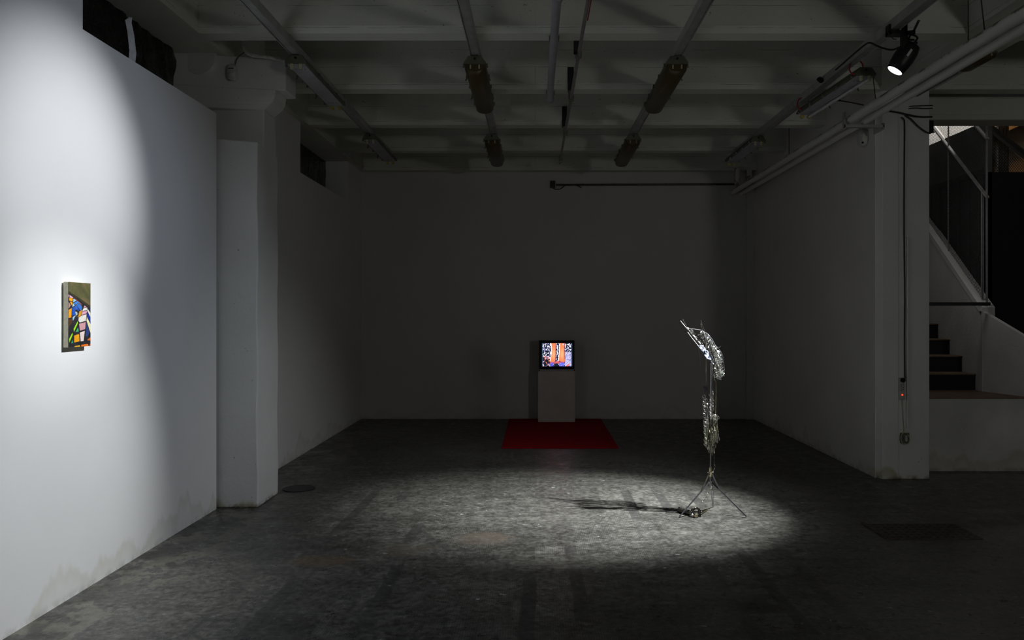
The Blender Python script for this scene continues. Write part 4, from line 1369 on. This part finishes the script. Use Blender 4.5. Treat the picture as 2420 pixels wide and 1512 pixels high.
ring_parts(1687, 928, 972, 0.0070, 1.0, 0.04, 1.6, 0.03)
ring_parts(1667, 985, 1012, 0.0090, 1.2, -0.04, 1.4, 0.05)
# two slim hanging bars
MB().tube([S(1665.5, 962, -0.05), S(1667, 985, -0.05)], 0.0034, 8, True, 0.0046).build('hanging_bar', M['steel'], sx, smooth=True)
MB().tube([S(1668.5, 964, -0.045), S(1671.5, 984, -0.045)], 0.003, 8, True, 0.0042).build('hanging_bar', M['steel'], sx, smooth=True)
# knotted gathering and the strands below it
m = MB()
for i in range(44):
    a_ = rng.uniform(0, 2 * math.pi)
    c_ = S(1689 + 7.5 * math.cos(a_) * rng.random() ** 0.5, 986 + 4.5 * math.sin(a_), rng.uniform(-0.035, 0.03))
    d_ = rdir() * rng.uniform(0.008, 0.018)
    m.tube([c_ - d_, c_ + Vector((0, -0.004, 0)), c_ + d_], rng.uniform(0.0016, 0.0030), 6)
m.build('knot', M['silver'], sx, smooth=True)
for i in range(100):
    t_ = rng.random()
    x0 = 1663 + 34 * t_
    bot = 1077 - 38 * abs((t_ - 0.5) / 0.5) ** 1.5
    ln = rng.uniform(10, 26)
    y1 = bot - rng.uniform(0, 8) if i < 34 else rng.uniform(1000, bot)
    y0 = max(y1 - ln, 984)
    lean = (1680 - x0) * 0.10 * (y0 - 990) / 70
    xa = x0 + lean; xb = x0 + lean + rng.uniform(-1.6, 1.6)
    dy = rng.uniform(-0.055, 0.055)
    a_ = S(xa, y0, dy); b_ = S(xb, y1, dy + rng.uniform(-0.010, 0.010))
    mid_ = (a_ + b_) / 2 + Vector((rng.uniform(-0.005, 0.005), rng.uniform(-0.004, 0.004), 0))
    r_ = rng.uniform(0.0014, 0.0034)
    m = MB().tube(catmull([a_, mid_, b_], 4), r_ * 0.7, 6, True, r_ * 1.4)
    m.ball(a_, r_ * 1.3, 6)
    k = rng.random()
    m.build('strand', M['strand' if k < 0.5 else 'darkiron' if k < 0.68 else 'brass' if k < 0.8 else 'silver'], sx, smooth=True)
m = MB()
for i in range(90):
    x_ = rng.uniform(1665, 1695)
    y_ = rng.uniform(994, 1048)
    m.tube([S(x_, y_ - 10, rng.uniform(-0.04, 0.04)), S(x_ + rng.uniform(-2, 2), y_ + 14, rng.uniform(-0.04, 0.04))], 0.0013, 5)
m.build('strand_threads', M['strand'], sx)['kind'] = 'stuff'
m = MB()
for i in range(60):
    m.ball(S(1680 + rng.uniform(-16, 16) * (1 - 0.25 * (i / 60)), 988 + i * 1.25, rng.uniform(-0.058, 0.02)), rng.uniform(0.0018, 0.0036), 6)
m.build('tassel_beads', M['silver'], sx)['kind'] = 'stuff'
# link chain from hub to the cuff on the floor
path = catmull([S(1681, 1148, -0.02), S(1677, 1152, -0.04), S(1668, 1162, -0.06), S(1662, 1172, -0.08), S(1655, 1178, -0.09), S(1645, 1186, -0.10)], 3)
m = MB()
for i, (a_, b_) in enumerate(zip(path, path[1:])):
    m.cyl(a_, b_, 0.0013, 5)
    if i % 3 == 0:
        m.ball(a_, 0.0045, 8)
m.build('link_chain', M['silver'], sx, smooth=True)

# cuff with a tube lying on the floor
cf = thing('metal_cuff', (1.195, 5.92, 0.0), 'dark chunky metal cuff with a tube lying at the foot of the tripod', 'cuff')
C0 = Vector((1.192, 5.90, 0.036))
MB().torus(C0, (0.25, -1, 0.1), 0.027, 0.0085, 26, 10).build('band', M['darkiron'], cf, smooth=True)
m = MB()
for i in range(16):
    a_ = 2 * math.pi * i / 16
    m.ball(C0 + Vector((0.036 * math.cos(a_), -0.006 + 0.01 * math.sin(3 * a_), 0.033 * math.sin(a_))), 0.0055 + 0.0025 * (i % 3 == 0), 8)
m.build('studs', M['darkiron'], cf, smooth=True)
MB().cyl(C0 + Vector((-0.010, -0.012, -0.022)), C0 + Vector((-0.010, -0.036, -0.022)), 0.0125, 16).torus(C0 + Vector((-0.010, -0.038, -0.022)), (0, 1, 0), 0.009, 0.003, 16, 6).build('medallion', M['brass'], cf, smooth=True)
MB().ball(C0 + Vector((-0.034, -0.020, -0.020)), 0.013, 12).build('bead', M['steel'], cf, smooth=True)
ta = Vector((1.085, 6.02, 0.022)); tb = Vector((1.160, 5.925, 0.020))
MB().cyl(ta, tb, 0.019, 18).torus(ta, tb - ta, 0.017, 0.004, 18, 6).build('tube', M['darkiron'], cf, smooth=True)
MB().bar((1.215, 5.915, 0.012), (1.315, 6.09, 0.010), 0.020, 0.005).build('strap', M['brass'], cf)
for x_, y_ in ((1.165, 5.87), (1.195, 5.865), (1.22, 5.88)):
    MB().cyl((x_, y_, 0.0), (x_, y_ + 0.01, 0.014), 0.005, 8).build('tag', M['darkiron'], cf)

# ------------------------------------------------------------------ floor covers
dr = thing('drain_cover', (2.65, 5.49, 0.0), 'rusty perforated iron cover set in the floor at the right', 'drain cover')
MB().prism([(2.345, 5.68, 0.0), (2.36, 5.30, 0.0), (2.98, 5.30, 0.0), (2.99, 5.68, 0.0)], (0, 0, 0.006)).build('plate', M['rust'], dr)
m = MB()
for i in range(12):
    for j in range(6):
        m.cyl((2.40 + i * 0.05, 5.335 + j * 0.062, 0.0055), (2.40 + i * 0.05, 5.335 + j * 0.062, 0.0068), 0.011, 10)
m.build('holes', M['blackplastic'], dr)
MB().box(2.335, 2.347, 5.28, 5.70, 0.0, 0.010).build('frame_edge', M['rust'], dr)
tag(MB().cyl((-2.03, 6.84, 0.0), (-2.03, 6.84, 0.006), 0.135, 30).build('floor_cover', M['blackmetal']), 'dark round cover in the floor behind the left column', 'floor cover')
